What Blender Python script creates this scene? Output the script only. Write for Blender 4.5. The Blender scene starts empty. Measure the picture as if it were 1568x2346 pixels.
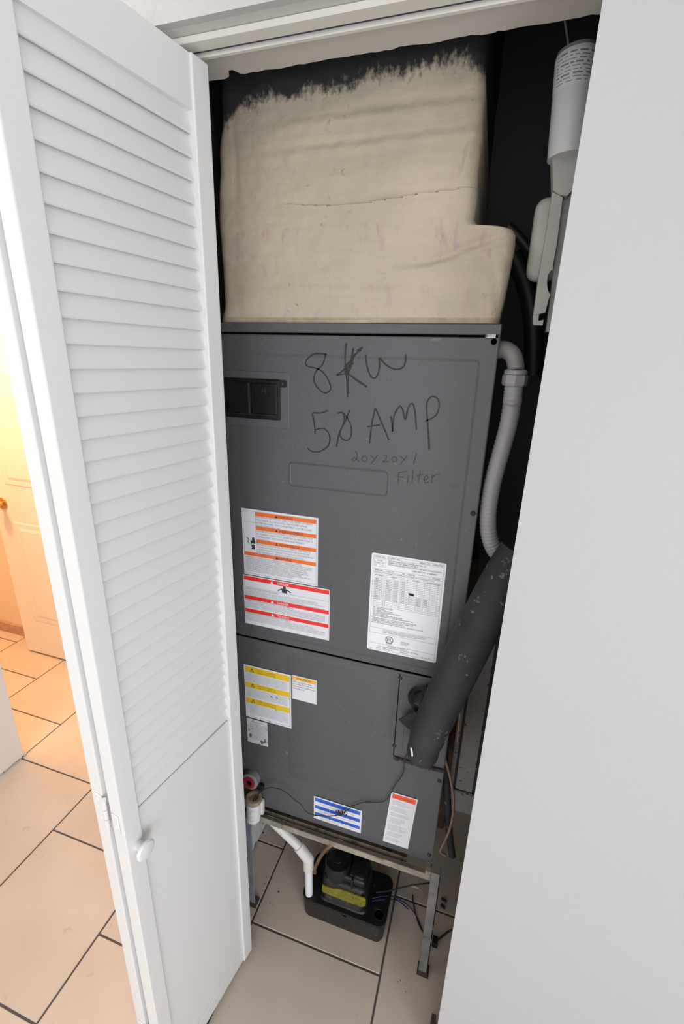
import bpy, bmesh, math, random
from mathutils import Vector, Matrix, noise
random.seed(7)
C = bpy.context.scene.collection
PI = math.pi

# ---------------------------------------------------------------- camera
W, H, FPX = 1568, 2346, 1038.89
YAW, PITCH, ROLL = 0.300435872, 0.326337981, -0.0282330688
CAM = Vector((0, 0, 1.65))
cy_, sy_, cp_, sp_ = math.cos(YAW), math.sin(YAW), math.cos(PITCH), math.sin(PITCH)
FWD = Vector((-sy_*cp_, cy_*cp_, -sp_)); RT = Vector((cy_, sy_, 0)); DN = FWD.cross(RT)
cr_, sr_ = math.cos(ROLL), math.sin(ROLL)
RT, DN = cr_*RT + sr_*DN, -sr_*RT + cr_*DN
cd = bpy.data.cameras.new('camera'); cam = bpy.data.objects.new('camera', cd); C.objects.link(cam)
cd.sensor_fit = 'VERTICAL'; cd.sensor_height = 36; cd.lens = FPX/H*36; cd.clip_start = .01
M = Matrix((RT, -DN, -FWD)).transposed().to_4x4(); M.translation = CAM
cam.matrix_world = M
bpy.context.scene.camera = cam

def at(px, py, axis, val):
    """the point of a known plane (axis = val) that was surveyed at this place of the photograph"""
    d = RT*((px-W/2)/FPX) + DN*((py-H/2)/FPX) + FWD
    t = (val-CAM[axis])/d[axis]
    return CAM + d*t
def fy(px, py, y): return at(px, py, 1, y)

# ---------------------------------------------------------------- world, lights, exposure
sc = bpy.context.scene
sc.view_settings.view_transform = 'Standard'; sc.view_settings.look = 'None'
sc.view_settings.exposure = 0.22; sc.view_settings.gamma = 1; sc.view_settings.use_curve_mapping = False
wd = bpy.data.worlds.new('world'); sc.world = wd; wd.use_nodes = True
bg = wd.node_tree.nodes['Background']; bg.inputs[0].default_value = (.80, .88, 1, 1); bg.inputs[1].default_value = .6
def area(name, loc, target, sx, sy, power, col):
    l = bpy.data.lights.new(name, 'AREA'); l.shape = 'RECTANGLE'; l.size = sx; l.size_y = sy; l.energy = power; l.color = col
    o = bpy.data.objects.new(name, l); C.objects.link(o); o.location = loc
    o.rotation_euler = (Vector(target)-Vector(loc)).to_track_quat('-Z', 'Y').to_euler(); return o
area('patio_daylight', (.1, -2.45, 1.15), (.1, 3, 1.15), 2.6, 2.1, 28, (.93, .955, 1))
area('side_window_daylight', (1.95, -1.15, 1.05), (-1.0, .55, .9), 1.7, 1.7, 54, (.86, .915, 1))
area('hall_floor_fill', (-1.25, .30, 2.47), (-1.25, .30, 0), .7, .7, 12, (1, .95, .88))  # unseen overhead fill, added to brighten the left hall floor
def bulb(name, loc, power, col, rad):
    l = bpy.data.lights.new(name, 'POINT'); l.energy = power; l.color = col; l.shadow_soft_size = rad
    o = bpy.data.objects.new(name, l); C.objects.link(o); o.location = loc; return o
bulb('bedroom_lamp', (-2.35, 1.0, 2.2), 72, (1, .59, .31), .12)

# ---------------------------------------------------------------- materials
MATS = {}
def mat(name, col, rough=.5, metal=0, spec=.5, noise_amt=0, noise_scale=8, col2=None, bump=0, bump_scale=60, specks=None, coat=0):
    m = bpy.data.materials.new(name); m.use_nodes = True; nt = m.node_tree; N = nt.nodes; L = nt.links
    b = N['Principled BSDF']; b.inputs['Roughness'].default_value = rough; b.inputs['Metallic'].default_value = metal
    b.inputs['Specular IOR Level'].default_value = spec; b.inputs['Coat Weight'].default_value = coat
    tc = N.new('ShaderNodeTexCoord'); src = None
    base = N.new('ShaderNodeRGB'); base.outputs[0].default_value = (*col, 1); src = base.outputs[0]
    if noise_amt or col2:
        n = N.new('ShaderNodeTexNoise'); n.inputs['Scale'].default_value = noise_scale; n.inputs['Detail'].default_value = 6
        L.new(tc.outputs['Object'], n.inputs['Vector'])
        r = N.new('ShaderNodeValToRGB'); r.color_ramp.elements[0].position = .35; r.color_ramp.elements[1].position = .65
        c2 = col2 or tuple(c*(1-noise_amt) for c in col)
        r.color_ramp.elements[0].color = (*col, 1); r.color_ramp.elements[1].color = (*c2, 1)
        L.new(n.outputs['Fac'], r.inputs['Fac']); src = r.outputs['Color']
    for (sc_, thr, scol, amt) in (specks or []):
        thr = .5+(thr-.5)*.72
        n = N.new('ShaderNodeTexNoise'); n.inputs['Scale'].default_value = sc_; n.inputs['Detail'].default_value = 4; n.inputs['Roughness'].default_value = .7
        L.new(tc.outputs['Object'], n.inputs['Vector'])
        r = N.new('ShaderNodeValToRGB'); r.color_ramp.elements[0].position = thr; r.color_ramp.elements[1].position = min(1, thr+.05)
        r.color_ramp.elements[0].color = (0, 0, 0, 1); r.color_ramp.elements[1].color = (amt, amt, amt, 1)
        L.new(n.outputs['Fac'], r.inputs['Fac'])
        mx = N.new('ShaderNodeMix'); mx.data_type = 'RGBA'; mx.inputs['B'].default_value = (*scol, 1)
        L.new(r.outputs['Color'], mx.inputs['Factor']); L.new(src, mx.inputs['A']); src = mx.outputs['Result']
    L.new(src, b.inputs['Base Color'])
    if bump:
        n = N.new('ShaderNodeTexNoise'); n.inputs['Scale'].default_value = bump_scale; n.inputs['Detail'].default_value = 3
        L.new(tc.outputs['Object'], n.inputs['Vector'])
        bp = N.new('ShaderNodeBump'); bp.inputs['Strength'].default_value = bump; bp.inputs['Distance'].default_value = .002
        L.new(n.outputs['Fac'], bp.inputs['Height']); L.new(bp.outputs['Normal'], b.inputs['Normal'])
    MATS[name] = m; return m
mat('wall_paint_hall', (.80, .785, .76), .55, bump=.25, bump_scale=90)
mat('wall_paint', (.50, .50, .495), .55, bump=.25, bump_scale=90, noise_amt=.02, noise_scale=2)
mat('ceiling_paint', (.82, .81, .78), .8)
mat('orange_wall', (.80, .66, .52), .7)
mat('door_paint', (.80, .795, .785), .35, bump=.05, bump_scale=200)
mat('door2_paint', (.84, .80, .74), .4)
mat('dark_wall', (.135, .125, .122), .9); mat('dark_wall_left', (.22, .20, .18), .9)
mat('pale_board', (.74, .69, .64), .75, noise_amt=.25, noise_scale=4, specks=[(38, .66, (.02, .015, .012), .9), (90, .70, (.02, .015, .01), .8)])
mat('jamb_wood', (.075, .055, .038), .8, noise_amt=.4, noise_scale=12)
mat('grout', (.11, .09, .08), .9)
mat('tile', (.67, .565, .47), .42, col2=(.60, .495, .40), noise_scale=3.2, bump=.08, bump_scale=25, specks=[(14, .70, (.40, .29, .23), .35)])
mat('base_tile', (.55, .33, .25), .5, noise_amt=.2, noise_scale=30)
mat('white_base', (.80, .78, .78), .5, specks=[(22, .62, (.05, .045, .04), .9)])
mat('unit_grey', (.096, .097, .103), .40, noise_amt=.08, noise_scale=6, bump=.35, bump_scale=430,
    specks=[(46, .735, (.26, .22, .17), .6), (9, .70, (.05, .045, .04), .35)])
mat('unit_edge', (.10, .10, .108), .45)
mat('black_gap', (.002, .002, .002), 1, spec=0)
mat('black_plastic', (.010, .0095, .0095), .42, noise_amt=.3, noise_scale=30, bump=.1, bump_scale=300, specks=[(26, .64, (.10, .08, .062), .45)])
mat('breaker_black', (.008, .007, .007), .3, specks=[(40, .68, (.06, .045, .035), .5)])
mat('breaker_edge', (.035, .033, .032), .35)
mat('foam', (.032, .031, .034), .75, noise_amt=.25, noise_scale=20, bump=.3, bump_scale=120, specks=[(22, .665, (.30, .24, .18), .9)])
mat('grey_conduit', (.36, .35, .35), .42, noise_amt=.12, noise_scale=10, specks=[(30, .70, (.15, .10, .07), .4)])
mat('grey_fitting', (.27, .255, .25), .4, noise_amt=.15, noise_scale=14)
mat('galvanised', (.30, .32, .33), .45, .55, noise_amt=.3, noise_scale=26, specks=[(30, .66, (.17, .10, .05), .7)])
mat('galv_blue', (.34, .385, .43), .4, .3, noise_amt=.2, noise_scale=26)
mat('rusty_rail', (.40, .36, .29), .6, .2, noise_amt=.35, noise_scale=34, specks=[(24, .60, (.17, .10, .05), .8)])
mat('brown_rail', (.22, .175, .12), .7, .1, noise_amt=.45, noise_scale=24, specks=[(40, .62, (.05, .02, .01), .8)])
mat('rust', (.05, .03, .02), .9)
mat('pvc', (.74, .72, .66), .35, specks=[(34, .66, (.10, .085, .05), .7)])
mat('pvc_clean', (.82, .82, .83), .35)
mat('pvc_cream', (.46, .40, .26), .5, noise_amt=.4, noise_scale=40)
mat('red_plug', (.28, .012, .03), .45)
mat('copper', (.27, .17, .12), .5, .3, noise_amt=.3, noise_scale=30)
mat('vinyl', (.38, .25, .15), .3)
mat('wire_black', (.012, .011, .011), .5)
mat('wire_brown', (.05, .035, .028), .6)
mat('wire_blue', (.025, .035, .11), .5)
mat('wire_dusty', (.06, .048, .036), .9, noise_amt=.5, noise_scale=80)
mat('marker', (.010, .010, .012), .5)
mat('marker_faint', (.030, .031, .034), .5)
mat('label_white', (.76, .77, .80), .4)
mat('label_plain', (.85, .85, .89), .4, specks=[(60, .74, (.35, .30, .25), .5)])
mat('label_dirty', (.60, .60, .62), .5, specks=[(42, .585, (.06, .045, .035), .9)])
mat('label_soil', (.74, .755, .79), .45, specks=[(52, .67, (.10, .07, .05), .9)])
mat('orange', (.86, .17, .025), .4); mat('red', (.84, .035, .03), .4); mat('yellow', (.80, .53, .025), .4)
mat('amber', (.90, .47, .04), .4); mat('blue', (.035, .13, .62), .4); mat('vermilion', (.90, .10, .04), .4)
mat('ink', (.03, .03, .035), .5); mat('ink_soft', (.25, .25, .27), .5); mat('ink_white', (.85, .80, .80), .5); mat('ink_brown', (.24, .12, .01), .5)
mat('ink_navy', (.01, .025, .12), .5); mat('olive_label', (.25, .21, .02), .5, noise_amt=.25, noise_scale=40, specks=[(60, .6, (.05, .045, .01), .7)])
mat('brass', (.62, .40, .16), .22, .9)
mat('screw', (.05, .042, .038), .5, .5); mat('white_pipe', (.72, .72, .74), .2, spec=.6); mat('grey_box', (.52, .515, .47), .55, noise_amt=.15, noise_scale=14)
mat('track_white', (.74, .72, .66), .45); mat('track_slot', (.03, .035, .07), .5)
mat('debris', (.03, .022, .018), .9)
mat('wood', (.13, .075, .038), .75, noise_amt=.4, noise_scale=18)
mat('soffit_paint', (.60, .585, .545), .7, noise_amt=.04, noise_scale=5)

def plenum_material():
    m = bpy.data.materials.new('plenum_canvas'); m.use_nodes = True; nt = m.node_tree; N = nt.nodes; L = nt.links; b = N['Principled BSDF']
    b.inputs['Roughness'].default_value = .8
    tc = N.new('ShaderNodeTexCoord'); sep = N.new('ShaderNodeSeparateXYZ'); L.new(tc.outputs['Object'], sep.inputs[0])
    def nz(scale, detail=5, rough=.6, vec=None):
        n = N.new('ShaderNodeTexNoise'); n.inputs['Scale'].default_value = scale; n.inputs['Detail'].default_value = detail; n.inputs['Roughness'].default_value = rough
        L.new(vec or tc.outputs['Object'], n.inputs['Vector']); return n.outputs['Fac']
    def ramp(v, a, b_, c0, c1):
        r = N.new('ShaderNodeValToRGB'); e = r.color_ramp.elements; e[0].position = a; e[1].position = b_; e[0].color = (*c0, 1); e[1].color = (*c1, 1)
        L.new(v, r.inputs[0]); return r.outputs[0]
    def mix(f, A, B):
        x = N.new('ShaderNodeMix'); x.data_type = 'RGBA'; L.new(f, x.inputs['Factor'])
        for k, v in (('A', A), ('B', B)):
            if isinstance(v, tuple): x.inputs[k].default_value = (*v, 1)
            else: L.new(v, x.inputs[k])
        return x.outputs['Result']
    def math_(op, a, b_):
        x = N.new('ShaderNodeMath'); x.operation = op
        for i, v in enumerate((a, b_)):
            if isinstance(v, (int, float)): x.inputs[i].default_value = v
            else: L.new(v, x.inputs[i])
        return x.outputs[0]
    c = ramp(nz(5), .3, .7, (.58, .49, .37), (.49, .415, .315))
    c = mix(ramp(nz(26, 6, .75), .63, .70, (0, 0, 0), (.55, .55, .55)), c, (.16, .13, .075))      # mould spots
    # faded magenta print in two rows
    mp = N.new('ShaderNodeMapping'); mp.inputs['Scale'].default_value = (60, 1, 16); L.new(tc.outputs['Object'], mp.inputs[0])
    pr = ramp(nz(1.0, 3, .6, mp.outputs[0]), .58, .64, (0, 0, 0), (1, 1, 1))
    band = math_('LESS_THAN', math_('ABSOLUTE', math_('SUBTRACT', sep.outputs[2], 1.842), 0), .030)
    band2 = math_('MULTIPLY', math_('LESS_THAN', math_('ABSOLUTE', math_('SUBTRACT', sep.outputs[2], 1.748), 0), .028), .5)
    f = math_('MULTIPLY', math_('MULTIPLY', pr, math_('MAXIMUM', band, band2)), .28)
    c = mix(f, c, (.42, .13, .33))
    # brushed black mastic at the head, ragged lower edge
    mp2 = N.new('ShaderNodeMapping'); mp2.inputs['Scale'].default_value = (26, 26, 9); L.new(tc.outputs['Object'], mp2.inputs[0])
    edge = math_('ADD', sep.outputs[2], math_('MULTIPLY', math_('SUBTRACT', nz(1, 6, .75, mp2.outputs[0]), .5), .085))
    xr = math_('MULTIPLY', math_('MAXIMUM', math_('SUBTRACT', math_('ABSOLUTE', math_('ADD', sep.outputs[0], .285), 0), .19), 0), .6)
    edge = math_('ADD', edge, xr)
    slope = math_('MULTIPLY', math_('ADD', sep.outputs[0], .5), .03)
    mr = N.new('ShaderNodeMapRange'); mr.interpolation_type = 'SMOOTHSTEP'; mr.inputs['From Min'].default_value = 2.052; mr.inputs['From Max'].default_value = 2.074
    L.new(math_('ADD', math_('SUBTRACT', edge, slope), math_('MULTIPLY', math_('SUBTRACT', nz(120, 3), .5), .03)), mr.inputs['Value']); g = mr.outputs[0]
    mp3 = N.new('ShaderNodeMapping'); mp3.inputs['Scale'].default_value = (3.5, 3, 34); L.new(tc.outputs['Object'], mp3.inputs[0])
    mr2 = N.new('ShaderNodeMapRange'); mr2.inputs['From Min'].default_value = 1.95; mr2.inputs['From Max'].default_value = 2.07; mr2.inputs['To Max'].default_value = .55
    L.new(sep.outputs[2], mr2.inputs['Value'])
    c = mix(math_('MULTIPLY', mr2.outputs[0], ramp(nz(1, 5, .7, mp3.outputs[0]), .35, .65, (.25, .25, .25), (1, 1, 1))), c, (.30, .28, .215))
    c = mix(math_('MULTIPLY', ramp(nz(1, 4, .7, mp3.outputs[0]), .45, .7, (0, 0, 0), (1, 1, 1)), .25), c, (.33, .29, .22))
    c = mix(g, c, (.022, .021, .022))
    c = mix(math_('MULTIPLY', math_('LESS_THAN', sep.outputs[2], 1.722), ramp(nz(30), .3, .7, (.2, .2, .2), (.9, .9, .9))), c, (.33, .25, .15))
    L.new(c, b.inputs['Base Color'])
    bp = N.new('ShaderNodeBump'); bp.inputs['Strength'].default_value = .6; bp.inputs['Distance'].default_value = .004
    L.new(nz(45, 4), bp.inputs['Height']); L.new(bp.outputs[0], b.inputs['Normal'])
    MATS['plenum_canvas'] = m
plenum_material()

# ---------------------------------------------------------------- helpers
def link(name, bm, m, parent=None, smooth=False):
    me = bpy.data.meshes.new(name); bmesh.ops.recalc_face_normals(bm, faces=bm.faces); bm.to_mesh(me); bm.free()
    for mm in ([m] if isinstance(m, str) else m): me.materials.append(MATS[mm])
    if smooth:
        for p in me.polygons: p.use_smooth = True
        try: me.set_sharp_from_angle(angle=math.radians(38))
        except Exception: pass
    o = bpy.data.objects.new(name, me); C.objects.link(o)
    if parent:
        o.parent = parent; o.matrix_parent_inverse = Matrix.Identity(4)
        mw = world_of(parent); o.matrix_local = mw.inverted()
    return o
def world_of(o):
    m = o.matrix_basis.copy(); p = o
    while p.parent: p = p.parent; m = p.matrix_basis @ m
    return m
def thing(name, loc, label, cat, group=None):
    o = bpy.data.objects.new(name, None); o.empty_display_size = .05; C.objects.link(o); o.location = loc
    return tag(o, label, cat, group)
def tag(o, label, cat, group=None, kind=None):
    o['label'] = label; o['category'] = cat
    if group: o['group'] = group
    if kind: o['kind'] = kind
    return o
def structure(o, label, cat): return tag(o, label, cat, None, 'structure')
def box(bm, x0, x1, y0, y1, z0, z1, bev=0, seg=2, xf=None):
    r = bmesh.ops.create_cube(bm, size=1); vs = r['verts']
    for v in vs:
        v.co = Vector(((x0+x1)/2+v.co.x*(x1-x0), (y0+y1)/2+v.co.y*(y1-y0), (z0+z1)/2+v.co.z*(z1-z0)))
    if bev:
        es = list({e for v in vs for e in v.link_edges})
        rb = bmesh.ops.bevel(bm, geom=es, offset=bev, segments=seg, affect='EDGES', profile=.5, clamp_overlap=True)
        vs = list({v for f in rb['faces'] for v in f.verts} | {v for v in vs if v.is_valid})
    if xf:
        for v in vs: v.co = xf(v.co)
    return vs
def newbox(name, m, parent, *a, **k):
    bm = bmesh.new(); box(bm, *a, **k); return link(name, bm, m, parent)
def prism(bm, pts, off):
    """closed polygon pts (Vectors) pushed along off"""
    a = [bm.verts.new(p) for p in pts]; b = [bm.verts.new(Vector(p)+off) for p in pts]
    n = len(a); bm.faces.new(a); bm.faces.new(b[::-1])
    for i in range(n): bm.faces.new((a[i], b[i], b[(i+1) % n], a[(i+1) % n]))
def rrect(x0, x1, z0, z1, r, n=5):
    out = []
    for cx, cz, a0 in ((x1-r, z1-r, 0), (x0+r, z1-r, 90), (x0+r, z0+r, 180), (x1-r, z0+r, 270)):
        for i in range(n+1):
            a = math.radians(a0+90*i/n); out.append((cx+r*math.cos(a), cz+r*math.sin(a)))
    return out
def plate(bm, x0, x1, z0, z1, r, y0, y1, soft=.0, n=5):
    """rounded plate standing in the x-z plane, front face at y1 (< y0), with a sloped rim of width soft"""
    A = [bm.verts.new((x, y0, z)) for x, z in rrect(x0, x1, z0, z1, r, n)]
    B = [bm.verts.new((x, y1, z)) for x, z in rrect(x0+soft, x1-soft, z0+soft, z1-soft, max(r-soft, .0008), n)]
    k = len(A); bm.faces.new(B); bm.faces.new(A[::-1])
    for i in range(k): bm.faces.new((A[i], A[(i+1) % k], B[(i+1) % k], B[i]))
def smooth_path(pts, sub=8):
    P = [Vector(p) for p in pts]
    if len(P) < 3: return P
    out = []
    for i in range(len(P)-1):
        p0 = P[max(i-1, 0)]; p1 = P[i]; p2 = P[i+1]; p3 = P[min(i+2, len(P)-1)]
        for k in range(sub):
            t = k/sub
            out.append(.5*((2*p1)+(p2-p0)*t+(2*p0-5*p1+4*p2-p3)*t*t+(3*p1-p0-3*p2+p3)*t**3))
    out.append(P[-1]); return out
def tube(bm, pts, rad, seg=10, cap=True, sub=8, smooth=True):
    P = smooth_path(pts, sub) if smooth else [Vector(p) for p in pts]
    n = len(P); rf = rad if callable(rad) else (lambda t: rad)
    up = None; rings = []
    for i, p in enumerate(P):
        d = (P[min(i+1, n-1)]-P[max(i-1, 0)])
        if d.length < 1e-9: d = Vector((0, 0, 1))
        d.normalize()
        if up is None:
            up = Vector((0, 0, 1)) if abs(d.z) < .9 else Vector((0, 1, 0))
        s = d.cross(up)
        if s.length < 1e-6: s = d.orthogonal()
        s.normalize(); up = s.cross(d).normalized()
        r = rf(i/(n-1) if n > 1 else 0)
        rings.append([bm.verts.new(p + s*(r*math.cos(2*PI*k/seg)) + up*(r*math.sin(2*PI*k/seg))) for k in range(seg)])
    for a, b in zip(rings, rings[1:]):
        for k in range(seg): bm.faces.new((a[k], a[(k+1) % seg], b[(k+1) % seg], b[k]))
    if cap: bm.faces.new(rings[0][::-1]); bm.faces.new(rings[-1])
def newtube(name, m, parent, pts, rad, **k):
    bm = bmesh.new(); tube(bm, pts, rad, **k); return link(name, bm, m, parent, True)
def lathe(bm, prof, origin, axis=Vector((0, 0, 1)), seg=24):
    """prof: (radius, height) list turned around axis"""
    axis = Vector(axis).normalized(); s = axis.orthogonal().normalized(); u = axis.cross(s); o = Vector(origin); rings = []
    for r, h in prof:
        if r < 1e-6: rings.append([bm.verts.new(o+axis*h)])
        else: rings.append([bm.verts.new(o+axis*h+s*(r*math.cos(2*PI*k/seg))+u*(r*math.sin(2*PI*k/seg))) for k in range(seg)])
    for a, b in zip(rings, rings[1:]):
        if len(a) == 1 and len(b) == 1: continue
        for k in range(seg):
            k2 = (k+1) % seg
            if len(a) == 1: bm.faces.new((a[0], b[k], b[k2]))
            elif len(b) == 1: bm.faces.new((a[k], a[k2], b[0]))
            else: bm.faces.new((a[k], a[k2], b[k2], b[k]))
def newlathe(name, m, parent, prof, origin, axis=(0, 0, 1), seg=24):
    bm = bmesh.new(); lathe(bm, prof, origin, axis, seg); return link(name, bm, m, parent, True)
def copy_tree(o, parent=None):
    c = o.copy(); C.objects.link(c); c.parent = parent
    if parent: c.matrix_parent_inverse = Matrix.Identity(4)
    for ch in list(o.children): copy_tree(ch, c)
    return c

# ---------------------------------------------------------------- lettering
def text_into(bm, body, size, width=None, height=None):
    cu = bpy.data.curves.new('t', 'FONT'); cu.body = body; cu.size = size; cu.resolution_u = 2
    o = bpy.data.objects.new('t', cu); C.objects.link(o)
    dg = bpy.context.evaluated_depsgraph_get(); me = bpy.data.meshes.new_from_object(o.evaluated_get(dg))
    bpy.data.objects.remove(o); bpy.data.curves.remove(cu)
    if not me.vertices: bpy.data.meshes.remove(me); return []
    xs = [v.co.x for v in me.vertices]; x0, x1 = min(xs), max(xs)
    k = (width/(x1-x0)) if width else 1
    n0 = len(bm.verts); bm.from_mesh(me); bpy.data.meshes.remove(me)
    bm.verts.ensure_lookup_table(); vs = [bm.verts[i] for i in range(n0, len(bm.verts))]
    for v in vs: v.co = Vector(((v.co.x-x0)*k, v.co.y, 0))
    return vs
def letters(parent, name, m, rows, y):
    """rows: (text, x, baseline z, letter height, width or None); flat print facing the room at depth y"""
    bm = bmesh.new()
    for body, x, z, h, w in rows:
        for v in text_into(bm, body, h*1.38, w): v.co = Vector((x+v.co.x, y, z+v.co.y))
    me_o = link(name, bm, m, parent)
    if len(rows) > 1: me_o['kind'] = 'stuff'
    return me_o
def sheet(parent, name, m, x0, x1, z0, z1, y, t=.0005, r=0, skew=0, label=None):
    bm = bmesh.new(); pts = rrect(x0, x1, z0, z1, r, 4) if r else [(x0, z0), (x1, z0), (x1, z1), (x0, z1)]
    prism(bm, [Vector((x+skew*(z-z1), y, z)) for x, z in pts], Vector((0, t, 0)))
    o = link(name, bm, m, parent)
    if label: o['label'] = label
    return o
def bars(parent, name, m, rects, y, t=.0002):
    bm = bmesh.new()
    for x0, x1, z0, z1 in rects: prism(bm, [Vector((x0, y, z0)), Vector((x1, y, z0)), Vector((x1, y, z1)), Vector((x0, y, z1))], Vector((0, t, 0)))
    o = link(name, bm, m, parent)
    if len(rects) > 1: o['kind'] = 'stuff'
    return o
def bar_each(parent, name, m, rects, y, t=.0002):
    for r in rects: bars(parent, name, m, [r], y, t)
def letters_each(parent, name, m, rows, y):
    for r in rows: letters(parent, name, m, [r], y)
def triangles(bm, x, z, s, y):
    prism(bm, [Vector((x-s/2, y, z)), Vector((x+s/2, y, z)), Vector((x, y, z+s*.9))], Vector((0, .0002, 0)))

# ================================================================ SETTING
YF, YB, ZS, XJ = .675, .80, 2.07, .062       # wall face, wall back, soffit height, right jamb
# floor: slab of grout with each tile laid on it
fl = newbox('floor', 'grout', None, -4.2, 2.2, -2.7, 1.75, -.06, -.0025)
structure(fl, 'beige square ceramic floor tiles in running bond with dark grout', 'floor')
XB = [-.0968, -.503, -.920, -1.3225, -1.7205, -2.106]
cols = XB + [-2.106-.4007*k for k in range(1, 6)]
cols = [-.0968+.4035*k for k in range(5, 0, -1)] + cols
Y0 = {4: 1.0165, 5: .803, 6: 1.034, 7: .828, 8: 1.02, 9: 1.218, 10: 1.0145}
GAP = .0028; cache = {}
def tile_mesh(w, d):
    k = (round(w, 4), round(d, 4))
    if k not in cache:
        bm = bmesh.new(); box(bm, -w/2, w/2, -d/2, d/2, -.008, 0, .0012, 1)
        me = bpy.data.meshes.new('tile'); bm.to_mesh(me); bm.free(); me.materials.append(MATS['tile']); cache[k] = me
    return cache[k]
for i in range(len(cols)-1):
    xa, xb = cols[i+1], cols[i]
    y0 = Y0.get(i, .815 if i % 2 else 1.017)
    y = y0 - .4035*10
    while y < 1.72:
        a, b = max(y, -2.65), min(y+.4035, 1.72)
        if b-a > .02:
            w, d = xb-xa-2*GAP, b-a-2*GAP
            o = bpy.data.objects.new('tile', tile_mesh(w, d)); C.objects.link(o); o.parent = fl
            o.location = ((xa+xb)/2, (a+b)/2, 0)
        y += .4035
# closet front wall: right of the opening, header and left return
wf = bmesh.new()
prism(wf, [Vector((XJ, YF, 0)), Vector((2.0, YF, 0)), Vector((2.0, YB-.01, 0)), Vector((.079, YB-.01, 0))], Vector((0, 0, 2.5)))
box(wf, -.555, XJ, YF, YB-.01, ZS+.0135, 2.5); box(wf, -.555, XJ, YF, YF+.011, ZS, ZS+.0135)
box(wf, -.72, -.555, YF, YB-.01, 0, 2.5)
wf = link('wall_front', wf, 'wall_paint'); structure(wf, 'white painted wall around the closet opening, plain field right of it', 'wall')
# soffit lining with broken plasterboard edge at its back
bm = bmesh.new(); n = 90; pts = [Vector((-.556, YF+.0115, ZS)), Vector((.075, YF+.0115, ZS))]
for i in range(n+1):
    x = .078-(.078+.556)*i/n
    j = .0035*noise.noise(Vector((x*26, 3, 0)))+.0028*noise.noise(Vector((x*90, 7, 0)))
    if -.46 > x: j += .004
    pts.append(Vector((x, YB+.004+j-.012*(x > -.456 and x < -.44), ZS)))
prism(bm, pts, Vector((0, 0, .014))); so = link('soffit_lining', bm, 'soffit_paint', wf); so['label'] = 'header underside with ragged broken back edge'
# bifold track
tr = bmesh.new()
box(tr, -.553, XJ-.003, .702, .7245, 2.0615, 2.0695, .001, 1); box(tr, -.553, XJ-.003, .7335, .741, 2.0600, 2.0695, .001, 1)
tr = link('trim_1', tr, 'track_white'); structure(tr, 'white metal bifold door track under the closet header', 'track')
newbox('track_slot', 'track_slot', tr, -.553, XJ-.003, .7245, .7335, 2.0655, 2.0695)
# walls of the closet
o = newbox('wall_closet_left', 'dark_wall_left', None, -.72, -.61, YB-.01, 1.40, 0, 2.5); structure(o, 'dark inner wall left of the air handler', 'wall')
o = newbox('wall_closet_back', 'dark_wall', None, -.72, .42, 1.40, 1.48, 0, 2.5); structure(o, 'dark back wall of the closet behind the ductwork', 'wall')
p = newbox('wall_board', 'pale_board', o, .056, .117, 1.392, 1.3998, .10, .80); p['label'] = 'pale fly-specked board low on the back wall'
p = newbox('wall_board', 'pale_board', o, -.60, .046, 1.393, 1.3998, .10, .80); p['label'] = 'pale board left of the dark slit'
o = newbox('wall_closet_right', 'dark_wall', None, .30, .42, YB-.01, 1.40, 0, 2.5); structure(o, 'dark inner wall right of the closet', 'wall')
o = newbox('baseboard_closet_back', 'pale_board', None, -.60, .295, 1.380, 1.3915, .0, .098, .002, 1); structure(o, 'pale tile baseboard along the closet back wall', 'baseboard')
o = newbox('baseboard_closet_left', 'white_base', None, -.6098, -.600, YB, 1.379, .004, .115, .002, 1); structure(o, 'scuffed white baseboard along the closet left wall', 'baseboard')
o = newbox('baseboard_jamb', 'jamb_wood', None, .0505, .0620, .690, .752, 0, .045, .002, 1); structure(o, 'short brown tile baseboard at the right jamb', 'baseboard')
# hall and bedroom shell
o = newbox('ceiling', 'ceiling_paint', None, -4.2, 2.2, -2.7, 1.78, 2.5, 2.56); structure(o, 'plain white ceiling', 'ceiling')
wl = newbox('wall_left', 'wall_paint_hall', None, -1.85, -1.722, -2.6, 1.030, 0, 2.5, .003, 1); structure(wl, 'white hall wall ending at the bedroom opening', 'wall')
newbox('casing', 'door_paint', wl, -1.7222, -1.712, .93, 1.0302, .008, 2.1, .002, 1)
bm = bmesh.new()
for k in range(26):
    y = .84+.195*random.random(); box(bm, -1.722, -1.711-.004*random.random(), y, y+.006+.008*random.random(), 0, .006+.009*random.random(), .001, 1)
link('caulk', bm, 'wall_paint', wl)['kind'] = 'stuff'
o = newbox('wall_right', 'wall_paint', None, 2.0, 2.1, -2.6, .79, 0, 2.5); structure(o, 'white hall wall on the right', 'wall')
bm = bmesh.new(); box(bm, -1.85, -1.25, -2.7, -2.6, 0, 2.5); box(bm, 1.45, 2.1, -2.7, -2.6, 0, 2.5); box(bm, -1.25, 1.45, -2.7, -2.6, 2.2, 2.5)
structure(link('wall_rear', bm, 'wall_paint'), 'hall wall with the patio opening behind the camera', 'wall')
o = newbox('wall_far', 'orange_wall', None, -4.2, -.72, 1.69, 1.78, 0, 2.5); structure(o, 'warm-lit bedroom wall behind the panelled door', 'wall')
o = newbox('wall_bedroom_left', 'orange_wall', None, -4.2, -4.1, -2.6, 1.69, 0, 2.5); structure(o, 'bedroom side wall', 'wall')
o = newbox('wall_bedroom_rear', 'orange_wall', None, -4.1, -1.85, -2.7, -2.6, 0, 2.5); structure(o, 'bedroom rear wall', 'wall')
o = newbox('baseboard_far', 'base_tile', None, -4.1, -.72, 1.678, 1.6895, 0, .066, .002, 1); structure(o, 'terracotta tile baseboard below the warm-lit wall', 'baseboard')

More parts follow.
